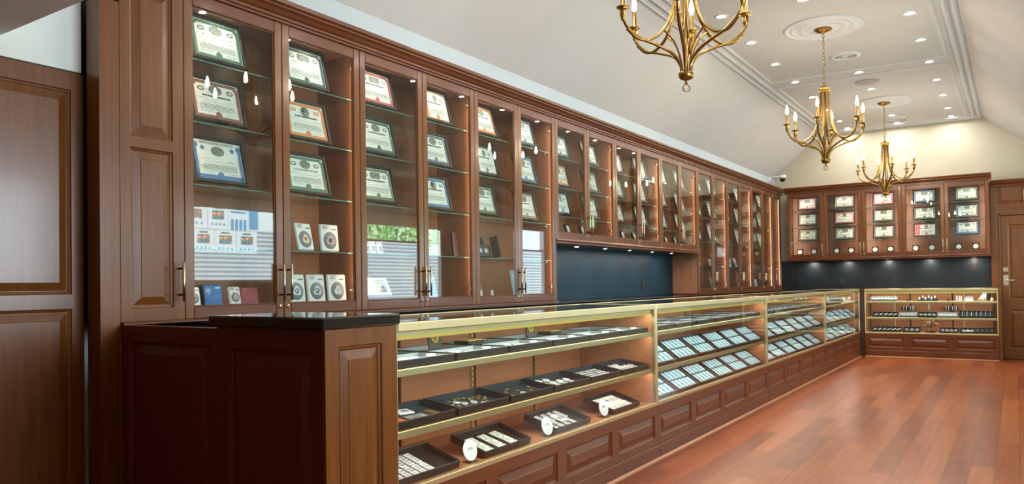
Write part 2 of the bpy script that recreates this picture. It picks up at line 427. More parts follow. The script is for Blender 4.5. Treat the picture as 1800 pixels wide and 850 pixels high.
# ---- near left door (wood panelled, in the left wall)
d1 = link('door_1', None, loc=(-3.32, .78, 0), rot=R90); tag(d1, kind='structure')
mb = MB(); board_frame(mb, 0, .915, .005, 2.075, .04, .05, [(.06, .865, .12, 1.075), (.06, .865, 1.135, 2.0)])
mb.build('door_panel', 'wood', d1)
mb = MB(); mb.box(-3.69, -3.34, NY, .77, 0, 2.08); mb.box(-3.69, -3.38, .77, 1.6995, 0, 2.08)
tag(mb.build('wall_left_panelling', 'wood'), kind='structure')

# ---- windows on the right wall
for k, (a, b, c, d, e) in enumerate(WIN):
    w = link('window_%d' % (k + 1), None, loc=(RX, a, 0)); tag(w, kind='structure')
    W = b - a; f = MB()
    for q in ((0, .045, c, d), (W - .045, W, c, d)): f.box(-.012, .09, q[0], q[1], q[2], q[3], 0, .004)
    for q in ((c, c + .045), (d - .045, d)): f.box(-.012, .09, .045, W - .045, q[0], q[1], 0, .004)
    if e < d: f.box(.02, .09, .045, W - .045, e - .012, e + .012, 0)
    f.build('window_frame', 'trimwhite', w)
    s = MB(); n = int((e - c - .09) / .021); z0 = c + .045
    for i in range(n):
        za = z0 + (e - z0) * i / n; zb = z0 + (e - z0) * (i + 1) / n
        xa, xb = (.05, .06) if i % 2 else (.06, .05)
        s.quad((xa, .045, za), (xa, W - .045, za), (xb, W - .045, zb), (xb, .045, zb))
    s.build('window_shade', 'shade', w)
    if e < d:
        s = MB(); s.quad((.085, .045, e), (.085, W - .045, e), (.085, W - .045, d - .045), (.085, .045, d - .045))
        s.build('window_pane', ['brightsky', 'sky', 'trees', 'sky'][k], w)
# posters hung in the second window
def poster(label, y0, y1, z0, z1, kind, text=None):
    o = thing('window_poster', label, 'poster', (RX - .003, y0, z0), (0, 0, PI / 2), 'posters hanging in the window opposite')
    W, H = y1 - y0, z1 - z0
    mb = MB(); mb.box(0, W, 0, .003, 0, H, 0)
    y = .0045
    if kind == 'pics':
        mb.quad((W * .2, y, H * .4), (W * .2, y, H * .78), (W * .8, y, H * .78), (W * .8, y, H * .4), 1)
        for i in range(4): mb.disc(W * (.2 + .2 * i), y, H * .2, .014, .014, 2, 14)
        mb.quad((W * .3, y, H * .84), (W * .3, y, H * .92), (W * .7, y, H * .92), (W * .7, y, H * .84), 3)
    elif kind == 'bars':
        for i in range(4): mb.quad((W * (.1 + .22 * i), y, 0), (W * (.1 + .22 * i), y, H * .45), (W * (.25 + .22 * i), y, H * .45), (W * (.25 + .22 * i), y, 0), 2)
        mb.quad((W * .1, y, H * .72), (W * .1, y, H * .8), (W * .9, y, H * .8), (W * .9, y, H * .72), 2)
    elif kind == 'plain':
        mb.quad((W * .05, y, H * .05), (W * .05, y, H * .8), (W * .95, y, H * .8), (W * .95, y, H * .05), 1)
    elif kind == 'blue':
        mb.quad((W * .05, y, H * .05), (W * .05, y, H * .95), (W * .95, y, H * .95), (W * .95, y, H * .05), 2)
    mb.build('sheet', ['posterwhite', 'posterpic' if kind == 'pics' else 'posterwhite', 'posterblue', 'posterpic'], o)
    return o
poster('white window poster with green picture, upper row, farthest left in the reflection', 4.66, 4.98, 1.80, 2.06, 'pics')
poster('white window poster with a dark blue picture over four small round pictures, upper row', 4.99, 5.24, 1.80, 2.06, 'pics')
poster('white window poster with blue vertical bars, upper row', 5.25, 5.50, 1.80, 2.06, 'bars')
poster('narrow blue window poster in the upper row', 5.51, 5.64, 1.80, 2.06, 'blue')
poster('pale window poster, farthest right of the upper row', 5.65, 5.93, 1.80, 2.06, 'plain')
for i, (a, b) in enumerate(((4.66, 4.80), (4.81, 5.06), (5.07, 5.34), (5.35, 5.62))):
    poster(['narrow cut off', 'first full width', 'second full width', 'last'][i] + ' window poster with picture and round coins in the lower row', a, b, 1.54, 1.79, 'pics')

# ------------------------------------------------------------------ left wall cabinets
HB, LB = None, None
def handle(parent, x, z0, z1):
    mb = MB()
    mb.cyl((x, -.034, z0), .0065, z1 - z0, 0, 10)
    for z in (z0 + .03, z1 - .03): mb.cyl((x, -.034, z), .0048, .036, 1, 8, 'y')
    return mb.build('handle', ['nickel', 'dkmetal'], parent)
def lockk(parent, x, z):
    mb = MB(); mb.lathe([(.011, 0), (.011, -.004), (.008, -.007), (.004, -.008)], (x, 0, z), 0, 14, 'y'); mb.lathe([(.004, -.0075), (.003, -.010), (.0, -.010)], (x, 0, z), 1, 8, 'y')
    return mb.build('lock', ['nickel', 'dkmetal'], parent)
ST = .047
def glass_door(parent, x0, x1, z0, z1, side, hz, rb=.055, rt=.062):
    """side: where the handle sits"""
    g = .0015; a, b = x0 + g, x1 - g
    mb = MB()
    mb.box(a, a + ST, 0, .022, z0, z1, 0, .003); mb.box(b - ST, b, 0, .022, z0, z1, 0, .003)
    mb.box(a + ST, b - ST, 0, .022, z0, z0 + rb, 1, .003); mb.box(a + ST, b - ST, 0, .022, z1 - rt, z1, 1, .003)
    xa, xb, za, zb = a + ST, b - ST, z0 + rb, z1 - rt
    for (p, q, r, s_) in ((xa, xa + .006, za, zb), (xb - .006, xb, za, zb), (xa, xb, za, za + .006), (xa, xb, zb - .006, zb)):
        mb.box(p, q, .006, .018, r, s_, 0, .002)
    d = mb.build('door', ['wood', 'wood_h'], parent)
    mb = MB(); mb.box(xa + .005, xb - .005, .010, .014, za + .005, zb - .005); mb.build('glass_pane', 'glass', d)
    hx = (b - ST * .5) if side == 'r' else (a + ST * .5)
    handle(d, hx, hz[0], hz[1]); lockk(d, hx, z0 + .042)
    return d
def puck(parent, x, y, z, name='puck_light', glow='puck'):
    mb = MB(); mb.lathe([(.03, 0), (.03, -.008), (.025, -.010), (.024, -.006)], (x, y, z), 0, 18); mb.disc(0, 0, 0, 0, 0, 1) if False else None
    mb.face([mb.pt((x + .024 * math.cos(2 * PI * k / 18), y + .024 * math.sin(2 * PI * k / 18), z - .0085)) for k in range(18)], 1)
    return mb.build(name, ['steel', glow], parent)
DEP = .35
def cabinet(label, y0, widths, z0, z1, shelves, sides, hz, led=True, loc=None, rot=R90, dz=(0, 0), name='display_cabinet'):
    u = thing(name, label, 'cabinet', loc or LW(y0), rot, 'built in display cabinets')
    W = sum(widths); mb = MB(); zb = z0 + .03
    mb.box(.001, .018, .023, DEP, z0, z1); mb.box(W - .018, W - .001, .023, DEP, z0, z1)
    mb.box(.018, W - .018, DEP - .012, DEP, z0, z1)
    mb.box(.018, W - .018, .023, DEP - .012, z0, z0 + .05); mb.box(.018, W - .018, .023, DEP - .012, z1 - .03, z1)
    mb.build('carcass', 'wood_in', u)
    if rot == (0, 0, 0) or y0 > 5.4 and y0 < 5.6:
        mb = MB(); mb.box(-.0005, .0012, .023, DEP, z0, z1) if y0 < 5.4 or rot == (0, 0, 0) else None; mb.build('side_veneer', 'wood', u) if mb.v else None
        mb = MB(); mb.box(W - .0012, W + .0005, .023, DEP, z0, z1); mb.build('side_veneer', 'wood', u)
    x = 0
    for i, w in enumerate(widths):
        glass_door(u, x, x + w, z0, z1, sides[i], hz)
        puck(u, x + w * .5, .05, z1 - .03)
        x += w
    for z in shelves:
        mb = MB(); mb.box(.02, W - .02, .045, DEP - .015, z - .008, z); s = mb.build('glass_shelf', 'glass_shelf', u)
        mb = MB(); mb.box(.02, W - .02, .0442, .0448, z - .0065, z - .002); mb.build('shelf_edge', 'shelfedge', s)
        for sx in (.018, W - .018 - .012):
            mb = MB(); mb.box(sx, sx + .012, .08, .092, z - .02, z - .009, 0, .002); mb.build('shelf_clip', 'steel', u)
    if led:
        lm = 'ledback' if rot == (0, 0, 0) else 'ledstrip'
        mb = MB(); mb.box(W - .038, W - .030, .0225, .0245, z0 + .06, z1 - .07); mb.build('led_strip', lm, u)
        mb = MB(); mb.box(.030, .038, .0225, .0245, z0 + .06, z1 - .07); mb.build('led_strip', lm, u)
    for hzz in (z0 + .11, z1 - .12):
        mb = MB(); mb.box(W - .05, W - .019, .024, .05, hzz, hzz + .016, 0, .003); mb.build('hinge', 'steel', u)
    return u
TZ0, TZ1 = 1.013, 2.545
SH_T = [2.253, 1.953, 1.653, 1.352]
SH_S = [2.235, 1.98, 1.735]
HT = (1.085, 1.275)
DW = .5695
YS = [2.09 + DW * i for i in range(13)]    # door boundaries up to 8.93
# panel door cupboard
u = thing('panelled_cupboard', 'narrow full height cupboard with two raised wood panels, left of the glass doors', 'cabinet', LW(1.70), R90)
mb = MB(); mb.box(0, .085, -.001, .10, 0, 2.39); mb.box(.085, .39, .023, DEP, TZ0, TZ1); mb.build('carcass', 'wood', u)
mb = MB(); board_frame(mb, .088, .388, TZ0, TZ1, .022, .05, [(.133, .335, TZ0 + .055, 1.775), (.133, .335, 1.825, TZ1 - .05)]); d = mb.build('door', 'wood', u)
handle(d, .363, 1.095, 1.275)
cats = ['farthest left', 'second', 'third']
for i in range(3):
    cabinet(['tall two door glass cabinet, leftmost, beside the panelled cupboard', 'tall two door glass cabinet, middle of the near three', 'tall two door glass cabinet just left of the dark blue niche'][i], YS[2 * i], [DW, DW], TZ0, TZ1, SH_T, 'rl', HT)
for i in range(3):
    cabinet(['short two door glass cabinet above the left end of the niche', 'short two door glass cabinet above the middle of the niche', 'short two door glass cabinet above the right end of the niche'][i], YS[6 + 2 * i], [DW, DW], 1.535, TZ1, SH_S, 'rl', (1.58, 1.77))
YT = YS[12]
for i in range(3):
    cabinet(['tall two door glass cabinet just right of the dark blue niche', 'tall two door glass cabinet, middle of the far group', 'tall two door glass cabinet with white cases, second from the corner'][i], YT + 2 * DW * i, [DW, DW], TZ0, TZ1, SH_T, 'rl', HT)
YL = YT + 6 * DW
cabinet('tall single door glass cabinet in the back left corner', YL, [12.84 - YL], TZ0, TZ1, SH_T, 'l', HT)
# crown, light rail and plinth mouldings
CROWN = [(.02, 2.545), (-.012, 2.545), (-.012, 2.556), (-.022, 2.560), (-.022, 2.572), (-.034, 2.580), (-.046, 2.594), (-.062, 2.604), (-.062, 2.612), (-.076, 2.620), (-.080, 2.634), (-.080, 2.640), (.08, 2.640)]
mb = MB(); mb.extrude_x(CROWN, 0, 12.86 - 1.70); mb.build('trim_7', 'wood_h', loc=LW(1.70), rot=R90); tag(bpy.data.objects['trim_7'], kind='structure')
RAIL = [(.02, 1.535), (-.006, 1.535), (-.010, 1.520), (-.004, 1.508), (-.004, 1.494), (.35, 1.494), (.35, 1.535)]
mb = MB(); mb.extrude_x(RAIL, .001, 6 * DW - .001); tag(mb.build('trim_8', 'wood_h', loc=LW(YS[6]), rot=R90), kind='structure')
for k in range(5):
    o = thing('niche_downlight', 'round puck light under the short cabinets, %s from the left' % ORD[k], 'light', LW(YS[6] + DW * (k + 1), .12, 1.494), R90, 'puck lights under the short cabinets')
    puck(o, 0, 0, 0, 'lamp', 'puckbright')
PL = [(.34, 1.0), (-.022, 1.0), (-.022, 1.006), (-.006, 1.012), (.34, 1.012)]
for k, (a, b) in enumerate(((1.79, YS[6]), (YT, 12.84))):
    mb = MB(); mb.extrude_x(PL, 0, b - a); tag(mb.build('trim_%d' % (9 + k), 'wood_h', loc=LW(a), rot=R90), kind='structure')
# niche: dark blue backsplash and end panels
mb = MB(); mb.box(0, 6 * DW, .335, .36, 1.0, 1.50); tag(mb.build('wall_left_niche', 'navy', loc=LW(YS[6]), rot=R90), kind='structure')
def outlet(label, loc, rot):
    o = thing('power_outlet', label, 'outlet', loc, rot, 'dark outlets on the backsplash')
    mb = MB(); mb.box(-.038, .038, -.006, 0, -.06, .06, 0, .003); mb.box(-.018, .018, -.008, -.004, -.035, .035, 1, .002); mb.build('cover_plate', ['black', 'blackleather'], o)
outlet('black wall outlet in the dark blue niche of the left wall', LW(8.02, .334, 1.13), R90)
# back counter along the left wall
o = thing('back_counter', 'wooden base counter running below the left wall cabinets', 'counter', LW(2.16, -.12), R90)
mb = MB(); mb.box(0, 10.68, 0, .47, 0, .955); mb.build('base', 'wood', o)
o2 = mb = MB(); mb.box(0, 10.68, -.01, .47, .957, .998, 0, .004)
t = mb.build('stone_worktop', 'granite', loc=LW(2.16, -.12), rot=R90); tag(t, 'long polished black stone worktop below the left wall cabinets', 'worktop')

# ------------------------------------------------------------------ peninsula
o = thing('counter_end', 'panelled wooden counter end with front coloured as in shade at the near end of the glass cases', 'counter', (-3.198, 1.785, 0))
W = 1.243
mb = MB(); board_frame(mb, 0, .665, 0, 1.0, .02, .05, [(.06, .625, .11, .935)]); mb.box(0, .665, .02, .05, 0, 1.0)
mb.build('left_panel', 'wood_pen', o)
mb = MB(); board_frame(mb, .668, W, 0, 1.005, .02, .05, [(.735, 1.185, .11, .93)]); mb.box(.668, W - .001, .021, .34, 0, 1.005)
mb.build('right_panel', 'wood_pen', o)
mb = MB(); mb.T = Matrix.Translation((W, 0, 0)) @ Matrix.Rotation(PI / 2, 4, 'Z')
board_frame(mb, .0, .355, 0, 1.005, .012, .05, [(.06, .275, .11, .945)], y=-.012)
mb.build('side_panel', 'wood', o)
mb = MB(); mb.box(0, .62, -.03, .36, 0, .042, 0, .006)
mb.build('stone_countertop', 'granite', loc=(-2.545, 1.785, 1.007)); tag(bpy.data.objects['stone_countertop'], 'thick black polished stone top on the near counter end', 'countertop')

# ------------------------------------------------------------------ glass showcases
CT = 1.01
def showcase(label, loc, rot, W, D=.57, rp=4, rend=True):
    o = thing('glass_showcase', label, 'display case', loc, rot, 'glass display cases')
    base = MB(); pw = W / rp
    pan = [(pw * i + .045, pw * (i + 1) - .045, .145, .295) for i in range(rp)]
    board_frame(base, 0, W, 0, .350, .02, .05, pan); base.box(0, W, .02, D, 0, .350)
    base.box(0, W, -.010, 0, 0, .10, 0, .003)
    base.build('base', 'wood_h', o)
    b = MB(); b.lathe([(.011, 0), (.011, W)], (0, 0, 0), 0, 8, 'x') if False else None
    b.extrude_x([(-.010, .002), (-.024, .002), (-.022, .012), (-.010, .02)], 0, W); b.build('shoe_moulding', 'wood_case', o)
    f = MB()
    for x in (0, W - .016): f.box(x, x + .016, 0, .018, .350, CT, 0, .002)
    f.box(.016, W - .016, 0, .02, .350, .374, 0, .002); f.box(.016, W - .016, -.003, .022, CT - .034, CT, 0, .003)
    f.box(0, W, D - .018, D, CT - .020, CT, 0, .002)
    for x in (0, W - .012): f.box(x, x + .012, .022, D - .018, CT - .012, CT, 0, .002)
    f.build('metal_frame', 'gold', o)
    g = MB(); g.box(.016, W - .016, .006, .011, .374, CT - .034); g.build('front_glass', 'glass', o)
    g = MB(); g.box(.012, W - .012, .022, D - .018, CT - .008, CT - .002); g.build('top_glass', 'glass', o)
    g = MB(); g.box(.018, W - .018, .022, .055, CT - .055, CT - .034, 0, .002); g.box(.02, W - .02, .024, .030, CT - .068, CT - .055, 1); g.build('light_bar', ['gold', 'lens'], o)
    g = MB(); g.quad((.03, .034, CT - .057), (W - .03, .034, CT - .057), (W - .03, .050, CT - .057), (.03, .050, CT - .057)); g.build('light_tube', 'caselight', o)
    k = MB(); k.box(.002, .016, .02, D, .352, CT - .021); k.box(W - .016, W - .002, .02, D, .352, CT - .021); k.box(.016, W - .016, .012, D, .351, .370); k.build('end_panels', 'wood_case', o)
    k = MB(); n = rp; bw = (W - .032) / n
    for i in range(n): k.box(.016 + bw * i + .012, .016 + bw * (i + 1) - .012, D - .02, D - .008, .371, CT - .021, 0)
    k.box(.016, W - .016, D - .008, D - .004, .371, CT - .021, 1); k.build('back_doors', ['wood_case', 'wood_dark'], o)
    k = MB()
    for i in range(1, 4, 1):
        x = W * i / 4 - .1 + .03 * i
        k.box(x, x + .016, D - .030, D - .021, .371, CT - .03); [k.box(x + .005, x + .011, D - .031, D - .030, .40 + .03 * j, .415 + .03 * j, 1) for j in range(18)]
    k.build('shelf_standards', ['gold', 'wood_dark'], o)
    for z in (.590, .828):
        s = MB(); s.box(.018, W - .018, .034, D - .05, z - .018, z - .001); b = s.build('shelf', 'wood_case', o)
        s = MB(); s.box(.018, W - .018, .020, .034, z - .028, z, 0, .002); b2 = s.build('shelf_edge', 'gold', b)
        s = MB(); s.box(.03, W - .03, .036, .046, z - .022, z - .0185); s.build('shelf_light', 'caselight', b)
    return o
CX = -1.96
CY = [2.145, 4.65, 7.29, 9.93, 12.385]
lab = ['glass showcase nearest the camera, with loose coins and oval signs', 'second glass showcase from the near end of the row', 'third glass showcase from the near end of the row', 'fourth glass showcase of the row, in the far left corner']
for i in range(4): showcase(lab[i], (CX, CY[i] + .002, 0), R90, CY[i + 1] - CY[i] - .004)
mb = MB(); mb.box(CX - .06, CX + .055, 12.392, 12.43, 0, CT + .002, 0, .002); mb.box(CX-.57, CX, 12.432, 12.9, 0, CT); tag(mb.build('corner_post', ['wood_dark']), 'dark corner post between the left row and the back showcase', 'post')
showcase('back wall glass showcase with jewellery displays', (-1.90, 12.41, 0), (0, 0, 0), 1.69, .44, 3)
mb = MB(); mb.box(-.209, -.17, 12.42, 12.74, 0, CT - .005, 0, .003); tag(mb.build('case_end_board', 'wood'), 'narrow wooden board closing the right end of the back showcase', 'board')

# ------------------------------------------------------------------ back wall: cabinets, backsplash, door
BX = [-3.03 + .548 * i for i in range(6)]
cabinet('two door glass cabinet at the left of the back wall', 0, [.548, .548], 1.50, TZ1 - .02, [2.25, 2.0, 1.755], 'rr', (1.55, 1.72), loc=(BX[0], 12.55, 0), rot=(0, 0, 0), led=True)
cabinet('single door glass cabinet in the middle of the back wall', 0, [.548], 1.50, TZ1 - .02, [2.25, 2.0, 1.755], 'l', (1.55, 1.72), loc=(BX[2], 12.55, 0), rot=(0, 0, 0))
cabinet('two door glass cabinet at the right of the back wall', 0, [.548, .548], 1.50, TZ1 - .02, [2.25, 2.0, 1.755], 'rl', (1.55, 1.72), loc=(BX[3], 12.55, 0), rot=(0, 0, 0))
mb = MB(); mb.extrude_x([(y, z - .02) for y, z in CROWN], 0, 2.80); tag(mb.build('trim_11', 'wood_h', loc=(-3.06, 12.55, 0)), kind='structure')
mb = MB(); mb.extrude_x([(y, z - .035) for y, z in RAIL], 0, 2.745); tag(mb.build('trim_12', 'wood_h', loc=(-3.03, 12.55, 0)), kind='structure')
mb = MB(); mb.box(-3.2, -.285, 12.86, 12.90, .9, 1.47); tag(mb.build('wall_back_niche', 'navy2'), kind='structure')
for i, x in enumerate((-2.72, -2.2, -1.62, -1.06, -.50)):
    o = thing('under_cabinet_downlight', 'round light under the back wall cabinets, %s from the left' % ORD[i], 'light', (x, 12.72, 1.458), (0, 0, 0), 'lights under the back wall cabinets'); puck(o, 0, 0, 0, 'lamp', 'puckbright')
for i, (x, z) in enumerate(((-2.93, 1.11), (-2.28, 1.11), (-1.54, 1.13), (-.50, 1.30))):
    outlet('black outlet on the back wall, %s' % ['at the left corner', 'second from the left', 'third from the left', 'high up near the door'][i], (x, 12.859, z), (0, 0, 0))
# wood wall with door
mb = MB(); Y0 = 12.78
board_frame(mb, -.285, RX, 2.14, 2.52, .14, .05, [(-.20, RX - .05, 2.19, 2.475)], y=Y0)
mb.box(-.285, -.17, Y0, BY, 0, 2.14); mb.box(.76, RX, Y0, BY, 0, 2.14); mb.box(-.17, .76, Y0, BY, 2.03, 2.14); mb.box(-.17, .76, Y0 + .06, BY, 0, 2.03)
tag(mb.build('wall_back_panelling', 'wood'), kind='structure')
mb = MB(); mb.extrude_x([(y, z - .11) for y, z in CROWN], 0, RX + .28); tag(mb.build('trim_13', 'wood_h', loc=(-.28, Y0, 0)), kind='structure')
mb = MB()
for a in (-.19, .752): mb.box(a, a + .028, Y0 - .014, Y0, 0, 2.058, 0, .004)
mb.box(-.19, .78, Y0 - .014, Y0, 2.03, 2.06, 0, .004); mb.box(-.285, RX, Y0 - .012, Y0, 2.12, 2.145, 0, .004)
tag(mb.build('trim_14', 'wood'), kind='structure')
d = link('door_2', None, loc=(-.16, Y0 + .012, 0)); tag(d, kind='structure')
mb = MB(); board_frame(mb, 0, .91, .008, 2.02, .04, .05, [(.075, .835, .15, .70), (.075, .835, .84, 1.90)]); mb.build('door_leaf', 'wood', d)
mb = MB(); mb.box(.01, .075, -.008, 0, 1.04, 1.19, 0, .003); mb.lathe([(.018, -.03), (.018, -.008)], (.045, 0, 1.115), 0, 14, 'y'); mb.tube([(.045, -.03, 1.115), (.045, -.045, 1.115), (.09, -.05, 1.113), (.155, -.05, 1.115)], .0075, 0, 8)
mb.build('door_handle', 'nickel', d)
mb = MB(); mb.box(.012, .072, -.008, 0, 1.235, 1.295, 0, .003); mb.lathe([(.018, -.014), (.018, -.008)], (.042, 0, 1.265), 1, 14, 'y'); mb.build('deadbolt', ['nickel', 'steel'], d)
# exit sign
o = thing('exit_sign', 'white exit sign with green letters high on the back wall above the door', 'sign', (.115, 12.775, 2.18))
mb = MB(); mb.box(0, .31, -.07, 0, 0, .2, 0, .008); mb.build('housing', 'white', o)
def text_mesh(s, size, shear=0):
    c = bpy.data.curves.new('lettering', 'FONT'); c.body = s; c.size = size; c.align_x = 'CENTER'; c.shear = shear; c.resolution_u = 3
    t = bpy.data.objects.new('lettering', c); col.objects.link(t)
    me = bpy.data.meshes.new_from_object(t.evaluated_get(bpy.context.evaluated_depsgraph_get()))
    vs = [v.co.copy() for v in me.vertices]; fs = [tuple(p.vertices) for p in me.polygons]
    bpy.data.objects.remove(t); bpy.data.curves.remove(c); bpy.data.meshes.remove(me)
    return vs, fs
def add_text(mb, s, x, y, z, size, m, shear=0, maxw=None):
    vs, fs = text_mesh(s, size, shear)
    k = 1
    if maxw:
        w = max(v.x for v in vs) - min(v.x for v in vs)
        k = maxw / w
    ids = [mb.pt((x + v.x * k, y, z + v.y)) for v in vs]
    for f in fs: mb.face([ids[i] for i in f], m)
mb = MB(); add_text(mb, 'EXIT', .155, -.0715, .035, .17, 0, 0, .25); mb.build('letters', 'exitgreen', o)

# ------------------------------------------------------------------ ceiling fixtures
def downlight_proto():
    o = thing('recessed_downlight', 'x', 'light')
    mb = MB(); mb.lathe([(.062, .004), (.062, -.004), (.046, -.006), (.027, .001)], (0, 0, 0), 0, 24, caps=False); mb.build('trim_ring', 'trimwhite', o)
    mb = MB(); mb.face([mb.pt((.027 * math.cos(2 * PI * k / 20), .027 * math.sin(2 * PI * k / 20), -.001)) for k in range(20)]); mb.build('lens', 'downlight', o)
    return o
dl = downlight_proto()
ys = [12.9 - .9 * k for k in range(11)][::-1]
for nm, x in (('left', -2.12), ('right', -.73)):
    for k, y in enumerate(ys):
        if y > 12.7: y = 12.62
        place(dl, 'recessed ceiling downlight, %s row, %s from the far end' % (nm, ORD[len(ys) - 1 - k]), (x, y, ZC), (0, 0, 0), 'recessed ceiling downlights')
for k, y in enumerate((12.62, 12.02, 10.2, 9.3, 6.6, 5.7)):
    place(dl, 'recessed ceiling downlight, middle row, %s from the far end' % ORD[k], (-1.43, y, ZC), (0, 0, 0), 'recessed ceiling downlights')
def medallion(label, x, y):
    mb = MB(); prof = [(.345, .003), (.345, -.008), (.33, -.018), (.315, -.012), (.305, -.006), (.285, -.010), (.272, -.022), (.255, -.010), (.225, -.006), (.205, -.014), (.19, -.024), (.172, -.012), (.14, -.010), (.125, -.020), (.105, -.012), (.09, -.018), (.0, -.018)]
    mb.lathe(prof, (0, 0, 0), 0, 56, caps=False)
    for k in range(48):
        a = 2 * PI * k / 48; mb.box(.24 * math.cos(a) - .007, .24 * math.cos(a) + .007, .24 * math.sin(a) - .007, .24 * math.sin(a) + .007, -.015, -.004, 0, .003)
    for k in range(30):
        a = 2 * PI * k / 30; mb.box(.155 * math.cos(a) - .007, .155 * math.cos(a) + .007, .155 * math.sin(a) - .007, .155 * math.sin(a) + .007, -.018, -.006, 0, .003)
    tag(mb.build('ceiling_medallion', 'trimwhite', loc=(x, y, ZC)), label, 'ceiling rose', 'ceiling roses')
medallion('white moulded ceiling rose above the middle chandelier', -1.44, 7.44)
medallion('white moulded ceiling rose above the farthest chandelier', -1.40, 11.03)
medallion('white moulded ceiling rose above the nearest chandelier', -1.43, 3.85)
for k, y in enumerate((8.53, 12.28)):
    o = thing('ceiling_vent', ['round slotted air vent between the two visible ceiling roses', 'round slotted air vent behind the farthest chandelier'][k], 'vent', (-1.44, y, ZC), (0, 0, 0), 'round air vents')
    mb = MB(); mb.lathe([(.155, .002), (.155, -.004), (.125, -.016), (.105, -.016), (.105, -.002)], (0, 0, 0), 0, 32, caps=False); mb.build('rim', 'trimwhite', o)
    mb = MB(); mb.lathe([(.105, -.003), (0.0, -.003)], (0, 0, 0), 0, 32, caps=False); mb.build('dark_opening', 'black', o)
    mb = MB()
    for r in (.085, .06, .035, .014): mb.lathe([(r, -.006), (r + .010, -.016), (r + .004, -.018), (r - .006, -.008), (r, -.006)], (0, 0, 0), 0, 28, caps=False)
    mb.build('louvre_rings', 'trimwhite', o)
for k, y in enumerate((9.80, 12.46)):
    mb = MB(); mb.lathe([(.135, .002), (.135, -.006), (.128, -.009), (0, -.009)], (0, 0, 0), 0, 32, caps=False)
    tag(mb.build('ceiling_speaker', principled('speaker_grille_grey%d' % k, (176, 172, 168), .8), loc=(-1.42, y, ZC)), ['round grey ceiling speaker nearer the middle chandelier', 'round grey ceiling speaker beyond the farthest chandelier'][k], 'speaker', 'ceiling speakers')

# security camera
o = thing('security_camera', 'small black dome camera on white bracket in the back left ceiling corner', 'camera', (-3.10, 12.60, 2.80))
mb = MB(); mb.lathe([(.05, .05), (.055, .03), (.055, 0)], (0, 0, 0), 0, 20); mb.tube([(0, 0, .03), (-.10, .0, .035), (-.198, 0, .03)], .013, 0, 10); mb.box(-.2, -.19, -.05, .05, -.03, .09, 0, .004); mb.build('bracket', 'white', o)
mb = MB(); mb.lathe([(.048, 0), (.046, -.025), (.034, -.045), (.015, -.056), (0, -.058)], (0, 0, 0), 0, 20); mb.build('dome', 'granite', o)

